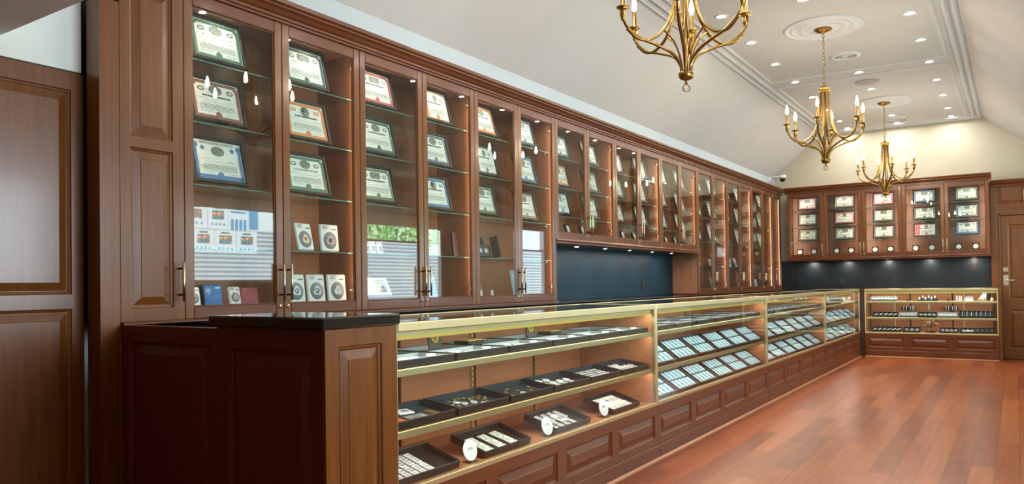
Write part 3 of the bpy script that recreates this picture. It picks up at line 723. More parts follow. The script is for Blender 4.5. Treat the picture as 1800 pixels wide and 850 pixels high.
# ------------------------------------------------------------------ chandeliers
def bez(pts, n=8):
    """Catmull-Rom through pts"""
    P = [Vector(p) for p in pts]; P = [P[0] * 2 - P[1]] + P + [P[-1] * 2 - P[-2]]; out = []
    for i in range(1, len(P) - 2):
        for k in range(n):
            t = k / n; a, b, c, d = P[i - 1:i + 3]
            out.append(.5 * ((2 * b) + (c - a) * t + (2 * a - 5 * b + 4 * c - d) * t * t + (3 * b - a - 3 * c + d) * t ** 3))
    out.append(P[-2]); return out
def chandelier(label, x, y, phi, zoff=0):
    o = thing('chandelier', label, 'chandelier', (x, y, ZC - .02), (0, 0, phi), 'brass candle chandeliers')
    z0 = -ZC + .02 + zoff       # heights below are above the floor
    mb = MB(); mb.lathe([(.078, .0), (.078, -.008), (.066, -.018), (.03, -.030), (.010, -.034), (.010, -.045)], (0, 0, 0), 0, 28); mb.build('canopy', 'brass', o)
    mb = MB(); zt = -.045; zb = 2.975 + z0; n = round((zt - zb) / .036); st = (zt - zb) / n
    for k in range(n):
        zc = zt - st * (k + .5); pts = []
        for q in range(14):
            a = 2 * PI * q / 14; u, w = .009 * math.cos(a), (st * .5 + .006) * math.sin(a)
            pts.append((u, 0, zc + w) if k % 2 else (0, u, zc + w))
        mb.tube(pts, .0022, 0, 6, True)
    mb.build('chain', 'brass', o)
    mb = MB()
    mb.tube([(.014 * math.cos(a * PI / 8), 0, 2.962 + z0 + .016 * math.sin(a * PI / 8)) for a in range(16)], .003, 0, 6, True)
    mb.lathe([(.008, 2.950), (.012, 2.945), (.030, 2.935), (.052, 2.925), (.054, 2.917), (.046, 2.913), (.046, 2.900), (.053, 2.897), (.053, 2.889), (.040, 2.885)], (0, 0, z0), 0, 24)
    mb.build('top_collar', 'brass', o)
    mb = MB()
    mb.lathe([(.030, 2.268), (.040, 2.266), (.041, 2.256), (.038, 2.246), (.036, 2.238), (.024, 2.230), (.009, 2.226), (.007, 2.215), (.009, 2.210), (.007, 2.204), (.003, 2.202)], (0, 0, z0), 0, 24); mb.T = Matrix.Rotation(-PI * .35, 4, 'Z')
    mb.tube([(.019 * math.cos(a * PI / 8), 0, 2.184 + z0 + .019 * math.sin(a * PI / 8)) for a in range(16)], .0034, 0, 6, True)
    mb.build('bottom_finial', 'brass', o)
    mb = MB(); mb.cyl((0, 0, 2.262 + z0), .006, .64, 0, 10); mb.build('centre_rod', 'brass', o)
    for k in range(6):
        arm = link('arm', None, o, rot=(0, 0, k * PI / 3))
        def rz(l): return [(r, 0, z + z0) for r, z in l]
        mb = MB()
        mb.tube(bez(rz([(.036, 2.895), (.040, 2.80), (.052, 2.68), (.082, 2.56), (.135, 2.475), (.205, 2.432), (.27, 2.438), (.325, 2.485)])), .0075, 0, 8, flat=1.3)
        mb.tube(bez(rz([(.026, 2.262), (.034, 2.31), (.075, 2.365), (.16, 2.405), (.255, 2.44), (.32, 2.49), (.345, 2.535)])), .0075, 0, 8, flat=1.3)
        mb.tube(bez(rz([(.022, 2.262), (.034, 2.35), (.066, 2.43), (.125, 2.492)])), .0050, 0, 8, flat=1.3)
        armm = mb.build('scroll', 'brass', arm)
        mb = MB()
        mb.lathe([(.008, 2.525), (.012, 2.530), (.010, 2.538), (.013, 2.542), (.016, 2.552), (.017, 2.585), (.014, 2.588), (.034, 2.592), (.034, 2.597), (.012, 2.60), (.0115, 2.685), (.009, 2.688)], (.345, 0, z0), 0, 18)
        mb.build('candle_holder', 'brass', arm)
        mb = MB(); mb.lathe([(.006, 2.688), (.011, 2.700), (.0135, 2.716), (.011, 2.736), (.006, 2.755), (.002, 2.772), (0, 2.776)], (.345, 0, z0), 0, 14)
        mb.build('candle_bulb', 'bulb', arm)
    return o
def azim(x, y): return math.atan2(y, x)
for (lb, x, y, rel, zo) in (('brass six arm candle chandelier nearest the camera, cut by the top edge', -1.43, 3.85, 6, -.01), ('brass six arm candle chandelier, middle of the three', -1.44, 7.44, 10, 0), ('brass six arm candle chandelier farthest away, before the back wall', -1.40, 11.03, -13, .02)):
    chandelier(lb, x, y, azim(x, y) - math.radians(rel), zo)

# ------------------------------------------------------------------ framed certificates
FW, FH = .315, .243
TILT = math.radians(14)
certs = {}
def cert_mesh(colr, lay, w, h, title=None, shear=0):
    key = (colr, lay, w, title)
    if key in certs: return certs[key]
    mb = MB(); rnd = random.Random(hash((colr, lay)) % 9999 if False else len(certs) * 17 + 3)
    e = .0005
    def R(x0, x1, z0, z1, m, l): mb.quad((x0, -e * l, z0), (x1, -e * l, z0), (x1, -e * l, z1), (x0, -e * l, z1), m)
    R(-w / 2, w / 2, 0, h, 0, 0)
    i, bw = .005, .017
    if lay == 3:      # pillar layout, bars at the sides and the foot only
        R(-w / 2 + i, -w / 2 + i + bw, .004, h * .8, 1, 1); R(w / 2 - i - bw, w / 2 - i, .004, h * .8, 1, 1); R(-w / 2 + i, w / 2 - i, .004, .028, 1, 1)
        for s in (-1, 1):
            mb.disc(s * (w / 2 - i - bw / 2 - .002), -e * 2, h * .86, .017, .017, 2, 8); mb.disc(s * (w / 2 - .055), -e * 2, h * .8, .013, .013, 1, 6)
    elif lay == 4:    # picture panel at the left
        R(-w / 2 + i, -w / 2 + .07, .005, h - .005, 1, 1); R(-w / 2 + .07, w / 2 - i, h - .012, h - .006, 1, 1); R(-w / 2 + .07, w / 2 - i, .006, .012, 1, 1)
    else:
        a, b, c, d = -w / 2 + i, w / 2 - i, i, h - i
        R(a, b, c, c + bw, 1, 1); R(a, b, d - bw, d, 1, 1); R(a, a + bw, c + bw, d - bw, 1, 1); R(b - bw, b, c + bw, d - bw, 1, 1)
        for s in (-1, 1):
            mb.disc(s * (w / 2 - i - bw), -e * 2, h - i - bw, .014, .014, 1, 8); mb.disc(s * (w / 2 - i - bw / 2 - .002), -e * 3, h - i - bw / 2 - .002, .006, .006, 0, 8)
    # vignette and side medallions
    cz = h * (.77 if lay != 3 else .74)
    if lay in (0, 3): mb.disc(0, -e * 3, cz, .038, .026, 5, 24)
    elif lay == 1:
        R(-.034, .034, cz - .022, cz + .022, 5, 3)
        for s in (-1, 1): mb.disc(s * .034, -e * 3, cz, .012, .022, 5, 14)
    elif lay == 2:
        mb.disc(0, -e * 3, cz - .004, .030, .032, 5, 22); mb.disc(-.012, -e * 4, cz + .004, .010, .014, 3, 12)
    else: mb.disc(.02, -e * 3, cz, .022, .028, 5, 20)
    if lay != 3:
        for s in (-1, 1):
            if lay == 4 and s < 0: continue
            if lay == 2:
                R(s * .083 - .018, s * .083 + .018, cz - .009, cz + .009, 1, 3); R(s * .083 - .010, s * .083 + .010, cz - .003, cz + .003, 0, 4)
            else:
                mb.disc(s * .083, -e * 3, cz - .002, .020, .012, 5 if lay == 1 else 1, 18); mb.disc(s * .083, -e * 4, cz - .002, .013, .005, 0, 14)
    # title
    tz = h * (.58 if lay != 3 else .905)
    if title: add_text(mb, title, 0, -e * 3, tz, .017, 3, shear, w * (.62 if lay != 3 else .70))
    else:
        x = -w * .28
        while x < w * .28:
            l = rnd.uniform(.004, .009); R(x, min(x + l, w * .29), tz, tz + .009, 3, 3); x += l + rnd.uniform(.0015, .004)
    # text lines
    def line(x0, x1, z, t, m):
        x = x0
        while x < x1:
            l = rnd.uniform(.008, .026); R(x, min(x + l, x1), z, z + t, m, 2); x += l + .003
    x0 = -w * .36 if lay != 4 else -w * .2
    line(x0, x0 + .05, h * .52, .0016, 4); line(w * .2, w * .36, h * .50, .0016, 4)
    line(x0 + .02, w * .3, h * .46, .0014, 4)
    for k in range(5): line(x0 + (.0 if k else .01), w * .36, h * (.38 - .035 * k), .0026, 3 if k in (1, 2) else 4)
    line(x0, x0 + .07, h * .185, .002, 4); line(w * .14, w * .36, h * .17, .002, 4); line(w * .16, w * .34, h * .13, .0014, 4)
    for s in (-1, 1): R(s * w * .405 - .0008, s * w * .405 + .0008, h * .2, h * .6, 4, 2)
    if lay != 2 or colr == 'orange': mb.disc(0 if lay != 4 else .02, -e * 4, .026, .018, .020, 2, 22)
    me = mb.mesh('certificate', ['cream', 'b_' + colr, 's_' + colr, 'ink', 'inklt', 'vignette'])
    certs[key] = me; return me
frame_meshes = {}
def frame_parts(w, h):
    if (w, h) in frame_meshes: return frame_meshes[w, h]
    t = .019; mb = MB()
    for q in ((-w / 2, -w / 2 + t, 0, h), (w / 2 - t, w / 2, 0, h)): mb.box(q[0], q[1], -.014, .004, q[2], q[3], 0, .003)
    for q in ((0, t), (h - t, h)): mb.box(-w / 2 + t, w / 2 - t, -.014, .004, q[0], q[1], 0, .003)
    mb.box(-w / 2 + .006, w / 2 - .006, .001, .004, .006, h - .006)
    f = mb.mesh('frame', 'blackleather')
    mb = MB(); mb.box(-.032, .032, -.034, .02, -.012, -.002, 0, .002); mb.box(-.032, .032, -.034, -.028, -.002, .010, 0, .002)
    hd = mb.mesh('acrylic_foot', 'clear'); frame_meshes[w, h] = (f, hd); return f, hd
BN = dict(green='green', dgreen='dark green', brown='brown', blue='blue', navyb='slate blue', orange='orange', red='red', pink='pink', olive='olive green', tan='tan', grey='grey')
LAYN = ['oval picture', 'wide picture', 'standing figure picture', 'side bars', 'picture panel at left']
def framed(door, shelfname, colr, lay, x, z, depth, w=FW, h=FH, loc=None, rot=None, title=None, shear=0, wall='left'):
    f, hd = frame_parts(w, h)
    if wall == 'left': lb = 'black framed certificate, %s border, on %s shelf behind %s glass door of left wall' % (BN[colr], shelfname, ORD[door]); L = LW(x, depth, z + .0178); rz = PI / 2
    else: lb = 'black framed certificate, %s border, on %s shelf behind %s glass door of back wall' % (BN[colr], shelfname, ORD[door]); L = (x, 12.55 + depth, z + .0178); rz = 0
    o = thing('framed_certificate', lb, 'framed certificate', L, (-TILT, 0, rz), 'framed stock certificates')
    link('frame', f, o); link('acrylic_foot', hd, o)
    t = .0175; link('certificate', cert_mesh(colr, lay, w - 2 * t, h - 2 * t, title, shear), o, loc=(0, -.004, t))
    return o
D = [('green', 0, 'A. Corporation', .3), ('brown', 0, None, 0), ('blue', 3, 'PENN CENTRAL COMPANY', 0),
     ('dgreen', 1, 'Alaska Corporation', .3), ('orange', 2, None, 0), ('green', 0, 'The Pennsylvania Railroad Company', .3),
     ('red', 1), ('dgreen', 0), ('olive', 1), ('orange', 4), ('navyb', 0), ('blue', 2), ('orange', 0), ('grey', 4), ('olive', 0), ('navyb', 1), ('blue', 0), ('tan', 1),
     ('navyb', 1), ('orange', 2), ('blue', 4), ('grey', 0), ('grey', 1), ('grey', 2), ('red', 1), ('dgreen', 0), ('red', 0), ('navyb', 0), ('grey', 1), ('green', 2), ('green', 1), ('red', 0), ('grey', 2), ('grey', 0), ('orange', 1), ('grey', 1),
     ('green', 0), ('grey', 1), ('grey', 0), ('grey', 2), ('olive', 1), ('grey', 0), ('grey', 1), ('tan', 0), ('green', 1), ('grey', 1), ('orange', 0), ('tan', 2), ('grey', 0), ('grey', 1), ('green', 0), ('grey', 0), ('grey', 1), ('grey', 2), ('grey', 0), ('tan', 1), ('grey', 2)]
SN = ['top', 'second', 'third']
for i in range(19):
    short = 6 <= i < 12
    y0 = YS[0] + DW * i; yc = y0 + DW * .5 - .012
    if i == 18: yc = YL + (12.84 - YL) * .5
    zs = SH_S if short else SH_T[:3]
    for k in range(3):
        e = D[i * 3 + k]; e = (*e, None, 0)[:4] if len(e) < 4 else e
        w, h = (FW, FH) if not short else (.30, .215)
        jit = random.uniform(-.01, .01)
        framed(i, SN[k], e[0], e[1], yc + jit - .005, zs[k] + .0, .095, w, h, title=e[2], shear=e[3])
B = [('pink', 1), ('grey', 0), ('olive', 0), ('tan', 0), ('pink', 2), ('dgreen', 1), ('pink', 0), ('green', 1), ('grey', 0), ('blue', 1), ('dgreen', 0), ('pink', 4), ('olive', 1), ('navyb', 0), ('blue', 3)]
for i in range(5):
    for k in range(3):
        c, l = B[i * 3 + k]
        framed(i, SN[k], c, l, BX[i] + .274 + (.01 if i != 4 else .0), [2.25, 2.0, 1.755][k], .12, .30, .205, wall='back')

# ------------------------------------------------------------------ small things in the cabinets
def coin_stand_proto():
    o = thing('coin_box', 'x', 'coin box')
    mb = MB(); mb.box(-.048, .048, -.012, .006, 0, .1, 0, .004); mb.build('case', 'black', o)
    mb = MB(); mb.lathe([(.033, -.0125), (.033, -.0155), (.030, -.0165), (0, -.0165)], (0, 0, .052), 0, 26, 'y', caps=False); mb.build('silver_round', 'coinwhite', o)
    return o
cs = coin_stand_proto()
for i in range(6):
    y0 = YS[6 + i]
    spots = (.13, .42) if i in (0, 2, 4) else (.13,)
    for k, dx in enumerate(spots):
        place(cs, 'black coin box with silver round, bottom of %s glass door of left wall%s' % (ORD[6 + i], '' if len(spots) == 1 else [', left one', ', right one'][k]), LW(y0 + dx, .12, 1.587), (-.3, 0, PI / 2 + .12), 'black coin boxes with silver rounds')
for i in range(5):
    for k, dx in enumerate((.16, .37)):
        place(cs, 'black coin box with silver round behind %s door of back wall, %s one' % (ORD[i], ['left', 'right'][k]), (BX[i] + dx, 12.68, 1.552), (-.2, 0, 0), 'black coin boxes with silver rounds')

def slab_proto(w, h, cr, colr, name='graded_coin'):
    o = thing(name, 'x', 'coin case')
    mb = MB(); mb.box(-w / 2, w / 2, -.010, .010, 0, h, 0, .006)
    mb.build('plastic_case', 'white', o)
    mb = MB(); mb.lathe([(cr, -.0102), (cr, -.0112), (0, -.0112)], (0, 0, h * .4), 0, 28, 'y', caps=False); mb.build('insert', 'greydisc', o)
    mb = MB(); r = cr * .52
    pts = []
    for k in range(24):
        a = 2 * PI * k / 24 + PI / 2; rr = r * (1 + .16 * math.cos(3 * (a - PI / 2)))
        pts.append((rr * math.cos(a), h * .4 + rr * math.sin(a)))
    a = [mb.pt((x, -.0113, z)) for x, z in pts]; b = [mb.pt((x, -.0145, z)) for x, z in pts]
    for k in range(24): mb.face([a[k], a[(k + 1) % 24], b[(k + 1) % 24], b[k]], 0)
    mb.face(b, 0); mb.disc(0, -.0148, h * .4, r * .6, r * .6, 1, 14); mb.disc(-.002, -.0150, h * .4 + .002, r * .3, r * .35, 2, 9)
    mb.build('coin', ['silver', colr[0], colr[1]], o)
    mb = MB()
    for q in range(4): mb.quad((-w * .38, -.0105, h * (.93 - .035 * q)), (-w * .38, -.0105, h * (.945 - .035 * q)), (-w * (.05 + .05 * (q % 2)), -.0105, h * (.945 - .035 * q)), (-w * (.05 + .05 * (q % 2)), -.0105, h * (.93 - .035 * q)))
    mb.quad((w * .12, -.0105, h * .80), (w * .38, -.0105, h * .80), (w * .38, -.0105, h * .835), (w * .12, -.0105, h * .835)); mb.build('printed_label', 'ink', o)
    return o
def one(proto, label, loc, rot): return place(proto, label, loc, rot)
zb, z4 = 1.068, 1.3545
sl = [('yellow', 'boxred'), ('boxred', 'boxblue'), ('boxblue', 'yellow'), ('black', 'silver'), ('silver', 'greydisc')]
one(slab_proto(.128, .155, .048, sl[0]), 'large white coin case with yellow red coin, fourth shelf of second glass door', LW(2.88, .08, z4 + .001), (-.22, 0, PI / 2 + .12), )
one(slab_proto(.138, .155, .050, sl[1]), 'large white coin case with red blue coin, fourth shelf of second glass door', LW(3.065, .09, z4 + .001), (-.10, 0, PI / 2))
one(slab_proto(.128, .155, .048, sl[2]), 'large white coin case with blue red coin, bottom of second glass door, left one', LW(2.80, .07, zb), (-.12, 0, PI / 2))
one(slab_proto(.128, .155, .048, sl[3]), 'large white coin case with dark coin, bottom of second glass door, middle one', LW(2.945, .07, zb), (-.12, 0, PI / 2))
one(slab_proto(.140, .155, .050, sl[4]), 'large white coin case with silver triangular coin, bottom of second glass door, right one', LW(3.10, .07, zb), (-.10, 0, PI / 2))
one(slab_proto(.072, .092, .025, ('deepnavy', 'greydisc')), 'small white coin case with dark coin at bottom left of first glass door', LW(2.175, .06, zb), (-.2, 0, PI / 2))
one(slab_proto(.068, .092, .024, ('orange2', 'goldcoin')), 'small white coin case with orange figure coin, bottom of first glass door', LW(2.405, .06, zb), (-.2, 0, PI / 2))
def booklet(label, w, h, face, loc, rot, th=.018, deco=None):
    o = thing('coin_booklet', label, 'booklet', (loc[0], loc[1], loc[2] + th * math.sin(abs(rot[0]))), rot)
    mb = MB(); mb.box(-w / 2, w / 2, 0, th, 0, h, 0, .002); mb.build('cover', face, o)
    if deco:
        mb = MB(); deco(mb, w, h); mb.build('print', ['white', 'silver', 'boxred', 'bookblue', 'yellow'], o)
    return o
def star(mb, w, h):
    for k in range(4):
        a = k * PI / 4; dx, dz = .02 * math.cos(a), .02 * math.sin(a); nx, nz = -.001 * math.sin(a), .001 * math.cos(a)
        mb.quad((-w * .3 + dx + nx, -.001, h * .72 + dz + nz), (-w * .3 + dx - nx, -.001, h * .72 + dz - nz), (-w * .3 - dx - nx, -.001, h * .72 - dz - nz), (-w * .3 - dx + nx, -.001, h * .72 - dz + nz))
    mb.quad((w * .1, -.001, h * .82), (w * .4, -.001, h * .82), (w * .4, -.001, h * .88), (w * .1, -.001, h * .88))
booklet('glossy blue coin booklet with a white star, bottom of first glass door', .095, .10, 'bluebox', LW(2.285, .06, zb), (-.12, 0, PI / 2), deco=star)
booklet('black card behind the blue booklet, bottom of first glass door', .05, .10, 'black', LW(2.245, .10, zb), (-.12, 0, PI / 2))
booklet('red patterned coin box, bottom of first glass door', .105, .082, 'redbox', LW(2.495, .06, zb), (-.12, 0, PI / 2), .03)
# third door
for k in range(4):
    one(slab_proto(.05, .075, .017, ('black', 'silver')), 'small white coin case on fourth shelf of third glass door, %s from left' % ORD[k], LW(3.325 + .064 * k, .12, z4 + .001), (-.25, 0, PI / 2))
o = thing('open_presentation_book', 'open white picture book with red and blue base, bottom of third glass door', 'book', LW(3.43, .06, zb + .001), R90)
mb = MB(); mb.T = Matrix.Rotation(-.35, 4, 'X')
mb.box(-.115, -.02, 0, .006, .03, .15, 0, .001); mb.T = Matrix.Translation((-.02, .0, 0)) @ Matrix.Rotation(-.45, 4, 'X')
mb.box(0, .16, 0, .006, .03, .15, 0, .001); mb.build('pages', 'whitepaper', o)
mb = MB(); mb.T = Matrix.Translation((-.02, .0, 0)) @ Matrix.Rotation(-.45, 4, 'X')
for (a, b, c, d, m) in ((.055, .075, .05, .12, 4), (.07, .12, .05, .08, 2), (.08, .11, .07, .10, 3), (.04, .12, .115, .118, 5), (.04, .12, .128, .131, 5), (.04, .042, .05, .13, 5), (.118, .12, .05, .13, 5), (.05, .09, .12, .123, 5)): mb.quad((a, -.001, c), (b, -.001, c), (b + .01, -.001, d), (a + .01, -.001, d), m)
mb.build('picture', ['white', 'silver', 'boxred', 'bookblue', 'yellow', 'inklt'], o)
mb = MB(); mb.box(-.125, .155, -.02, .10, 0, .012, 0, .001); mb.box(-.125, .155, -.02, .10, .012, .018, 1, .001); mb.build('book_base', ['bookblue', 'boxred'], o)
# fourth door
o = thing('coin_folder', 'open white folder with four gold coins, fourth shelf of fourth glass door', 'folder', LW(3.96, .06, z4 + .001), R90)
mb = MB(); mb.box(-.08, .03, .0, .004, 0, .17, 0, .001); mb.T = Matrix.Translation((.03, .0, 0)) @ Matrix.Rotation(.5, 4, 'Z'); mb.box(0, .17, 0, .004, 0, .175, 0, .001)
for q in range(9): mb.quad((.04, -.001, .03 + .016 * q), (.15, -.001, .03 + .016 * q), (.15, -.001, .032 + .016 * q), (.04, -.001, .032 + .016 * q), 1)
mb.build('leaves', ['whitepaper', 'inklt'], o)
mb = MB()
for q in range(4): mb.lathe([(.012, -.001), (.012, -.004), (0, -.004)], (-.03, 0, .03 + .036 * q), 0, 16, 'y', caps=False)
mb.build('gold_coins', 'goldcoin', o)
booklet('tall dark red wallet beside the white folder, fourth glass door', .06, .17, 'plum', LW(4.27, .10, z4 + .001), (-.1, 0, PI / 2))
booklet('pale blue booklet at bottom left of fourth glass door', .09, .15, 'paleblue', LW(3.96, .06, zb), (-.2, 0, PI / 2), deco=star)
one(slab_proto(.06, .12, .02, ('greydisc', 'white')), 'narrow white coin case at bottom left of fourth glass door', LW(3.885, .05, zb), (-.2, 0, PI / 2))
# fifth door
o = thing('open_coin_box', 'open dark navy coin box with two silver coins, fourth shelf of fifth glass door', 'coin box', LW(4.62, .10, z4 + .008), R90)
mb = MB(); mb.T = Matrix.Rotation(-.35, 4, 'X'); mb.box(-.1, .1, 0, .02, 0, .10, 0, .003); mb.build('tray', 'deepnavy', o)
mb = MB(); mb.T = Matrix.Rotation(-.35, 4, 'X'); mb.box(-.08, .08, .03, .045, .09, .17, 0, .003); mb.box(-.02, .02, .027, .03, .105, .14, 1, .001); mb.build('lid', ['deepnavy', 'greydisc'], o)
mb = MB(); mb.T = Matrix.Rotation(-.35, 4, 'X')
for s in (-.035, .04): mb.lathe([(.024, 0), (.024, -.004), (0, -.004)], (s, 0, .05), 0, 20, 'y', caps=False)
mb.build('silver_coins', 'silver', o)
booklet('black angled box beside the navy coin box, fifth glass door', .05, .16, 'black', LW(4.80, .08, z4 + .001), (-.2, 0, PI / 2 + .5), .06)
one(slab_proto(.07, .10, .024, ('greydisc', 'white')), 'white coin case leaning at left of fourth shelf, fifth glass door', LW(4.46, .06, z4 + .001), (-.45, 0, PI / 2 + .2))
def ornament(label, loc):
    mb = MB(); mb.tube([(.012 * math.cos(2 * PI * k / 16), 0, .022 + .021 * math.sin(2 * PI * k / 16)) for k in range(16)], .004, 0, 8, True); mb.tube([(-.008, 0, .006), (0, 0, .022), (.008, 0, .038)], .003, 0, 6)
    tag(mb.build('silver_ornament', 'white', loc=loc, rot=R90), label, 'ornament', 'small white ornaments')
for k, y in enumerate((4.45, 4.49, 4.63)): ornament('small white ring ornament at bottom of fifth glass door, %s from left' % ORD[k], LW(y, .05, zb))
booklet('olive grey card box between white ornaments, bottom of fifth glass door', .11, .09, 'b_olive', LW(4.57, .14, zb), (-.05, 0, PI / 2))
booklet('blue printed certificate card standing at bottom of sixth glass door', .15, .20, 'paleblue', LW(5.10, .12, zb), (-.2, 0, PI / 2), .006, deco=star)
# far tall cabinets
def pad(i): return YS[0] + DW * i
booklet('blue and white mountain picture, fourth shelf of thirteenth glass door', .34, .20, 'marble', LW(pad(12) + .25, .12, z4 + .001), (-.25, 0, PI / 2), .01)
booklet('maroon coin box, bottom left of thirteenth glass door', .18, .19, 'maroon', LW(pad(12) + .17, .10, zb), (-.25, 0, PI / 2), .03)
booklet('second maroon box lying lower at the bottom of thirteenth glass door', .17, .07, 'maroon', LW(pad(12) + .25, .04, zb), (-.1, 0, PI / 2), .03)
one(slab_proto(.07, .09, .025, ('greydisc', 'silver')), 'white coin case on fourth shelf of fourteenth glass door', LW(pad(13) + .1, .08, z4 + .001), (-.25, 0, PI / 2))
booklet('yellow olive printed box, bottom of fourteenth glass door', .09, .11, 'b_olive', LW(pad(13) + .18, .09, zb), (-.15, 0, PI / 2), .03)
for k in range(4): one(slab_proto(.085, .12, .026, ('black', 'silver')), 'white coin case, %s from left on fourth shelf of fifteenth glass door' % ORD[k], LW(pad(14) + .10 + .10 * k, .10, z4 + .001), (-.2, 0, PI / 2))
booklet('open black two coin case, bottom of fifteenth glass door', .15, .24, 'black', LW(pad(14) + .20, .10, zb), (-.3, 0, PI / 2), .03, deco=lambda mb, w, h: [mb.disc(s * .035, -.002, h * .72, .026, .034, 0, 16) for s in (-1, 1)] + [mb.quad((-w * .4, -.002, .01), (w * .4, -.002, .01), (w * .4, -.002, h * .48), (-w * .4, -.002, h * .48), 1)])
booklet('bright pink card at bottom of fifteenth glass door', .09, .23, 'pinkcard', LW(pad(14) + .36, .16, zb), (-.2, 0, PI / 2), .006)
booklet('small pink card at bottom of sixteenth glass door', .07, .07, 'pinkcard', LW(pad(15) + .09, .06, zb), (-.2, 0, PI / 2), .006)
one(slab_proto(.085, .13, .026, ('greydisc', 'silver')), 'white coin case on fourth shelf of sixteenth glass door', LW(pad(15) + .10, .10, z4 + .001), (-.3, 0, PI / 2))
for k in range(3): one(slab_proto(.08, .14, .026, ('greydisc', 'silver')), 'white coin case leaning on fourth shelf of seventeenth glass door, %s from left' % ORD[k], LW(pad(16) + .12 + .10 * k, .08 + .02 * k, z4 + .001), (-.35, 0, PI / 2 + .3))
booklet('tall maroon folder, bottom of seventeenth glass door', .16, .24, 'maroon', LW(pad(16) + .16, .10, zb), (-.15, 0, PI / 2), .02)
booklet('grey box with white print, bottom right of seventeenth glass door', .12, .11, 'marble', LW(pad(16) + .38, .06, zb), (-.15, 0, PI / 2), .02)
one(slab_proto(.09, .12, .03, ('greydisc', 'silver')), 'white coin case leaning on fourth shelf of nineteenth glass door', LW(YL + .2, .08, z4 + .001), (-.35, 0, PI / 2))

# ------------------------------------------------------------------ trays in the showcases
TW, TD, TH = .388, .205, .032
def tray_proto(lin, rimm='blackleather'):
    o = thing('display_tray', 'x', 'tray')
    mb = MB(); t = .007
    mb.box(0, TW, 0, t, 0, TH, 0, .0015); mb.box(0, TW, TD - t, TD, 0, TH, 0, .0015); mb.box(0, t, t, TD - t, 0, TH, 0, .0015); mb.box(TW - t, TW, t, TD - t, 0, TH, 0, .0015)
    mb.build('rim', rimm, o)
    mb = MB(); u = t + .002; mb.box(t, TW - t, t, TD - t, .001, .007)
    for q in ((t, u, t, TD - t), (TW - u, TW - t, t, TD - t), (u, TW - u, t, u), (u, TW - u, TD - u, TD - t)): mb.box(*q, .007, TH - .003)
    mb.build('lining', lin, o)
    return o
P = {'dark': tray_proto('lining'), 'grey': tray_proto('lining_lt'), 'black': tray_proto('blackleather')}
def XF(loc, rot): return Matrix.Translation(loc) @ Euler(rot).to_matrix().to_4x4()
def simple(name, cat, builder, mats):
    mb = MB(); builder(mb); o = mb.build(name, mats); tag(o, 'x', cat); return o
cap = simple('coin_capsule', 'coin', lambda m: (m.lathe([(.021, 0), (.021, .008), (.018, .009), (.0155, .0082)], (0, 0, 0), 0, 18, caps=False), m.lathe([(.0155, .0080), (0, .0080)], (0, 0, 0), 1, 18, caps=False)), ['white', 'coinwhite'])
scap = simple('small_silver_coin', 'coin', lambda m: m.lathe([(.0105, 0), (.0105, .004), (0, .0045)], (0, 0, 0), 0, 12), ['coinwhite'])
gc = simple('gold_coin', 'coin', lambda m: m.lathe([(.0095, 0), (.0095, .003), (.0085, .0034), (0, .0034)], (0, 0, 0), 0, 14), ['goldcoin'])
gcb = simple('large_gold_coin', 'coin', lambda m: (m.lathe([(.017, 0), (.017, .005), (.014, .006), (.0135, .005)], (0, 0, 0), 0, 18, caps=False), m.lathe([(.0135, .0045), (0, .0045)], (0, 0, 0), 1, 18, caps=False)), ['white', 'goldcoin'])
bar = simple('silver_bar', 'bar', lambda m: (m.box(-.018, .018, -.042, .042, 0, .006, 0, .002), [m.box(-.012, .012, -.036 + .018 * k, -.024 + .018 * k, .006, .007, 1, .001) for k in range(4)]), ['coinwhite', 'silver'])
note = simple('banknote_sleeve', 'banknote', lambda m: (m.box(-.030, .030, -.065, .065, 0, .002, 0), m.quad((-.026, -.060, .0025), (.026, -.060, .0025), (.026, .060, .0025), (-.026, .060, .0025), 1)), ['whitepaper', 'papers'])
slabf = simple('flat_coin_case', 'coin case', lambda m: (m.box(-.029, .029, -.04, .04, 0, .008, 0, .002), m.face([m.pt((.016 * math.cos(2 * PI * k / 16), -.008 + .016 * math.sin(2 * PI * k / 16), .0085)) for k in range(16)], 1)), ['white', 'silver'])
orc = simple('orange_coin_card', 'coin card', lambda m: (m.box(-.028, .028, -.04, .04, 0, .004, 0, .001), m.face([m.pt((.012 * math.cos(2 * PI * k / 14), .012 * math.sin(2 * PI * k / 14), .0045)) for k in range(14)], 1)), ['orange2', 'silver'])
dkc = simple('dark_coin_card', 'coin card', lambda m: (m.box(-.026, .026, -.038, .038, 0, .004, 0, .001), m.face([m.pt((.013 * math.cos(2 * PI * k / 14), .013 * math.sin(2 * PI * k / 14), .0045)) for k in range(14)], 1)), ['greydisc', 'silver'])
ylc = simple('yellow_note_card', 'card', lambda m: m.box(-.02, .02, -.045, .045, 0, .004, 0, .001), ['goldcoin'])
def strip_proto(n):
    w = (TW - .014 - .006) / n
    def b(m):
        m.box(-w / 2 + .009, w / 2 - .009, -.041, .041, 0, .014, 0, .002)
        for k in range(7): m.box(-w / 2 + .012, w / 2 - .012, -.039 + .0115 * k, -.034 + .0115 * k, .014, .0155, 1)
    return simple('coin_flip_row', 'coin cards', b, ['strip', 'flipwhite']), w
SP = {n: strip_proto(n) for n in (5, 4, 3)}

def put(proto, label, T, x, y, z=.0075, ang=0, group=None):
    Mx = T @ Matrix.Translation((x, y, z)) @ Matrix.Rotation(ang, 4, 'Z')
    loc, q, s = Mx.decompose()
    return place(proto, label, loc, q.to_euler(), group)
CN = ['first', 'second', 'third', 'fourth']
def tray(kind, label, case_i, x, y, z, tilt, yaw=0):
    loc = (CX - y, CY[case_i] + x, z); rot = (tilt, 0, PI / 2 + yaw)
    place(P[kind], label, loc, rot, 'display trays'); return XF(loc, rot)
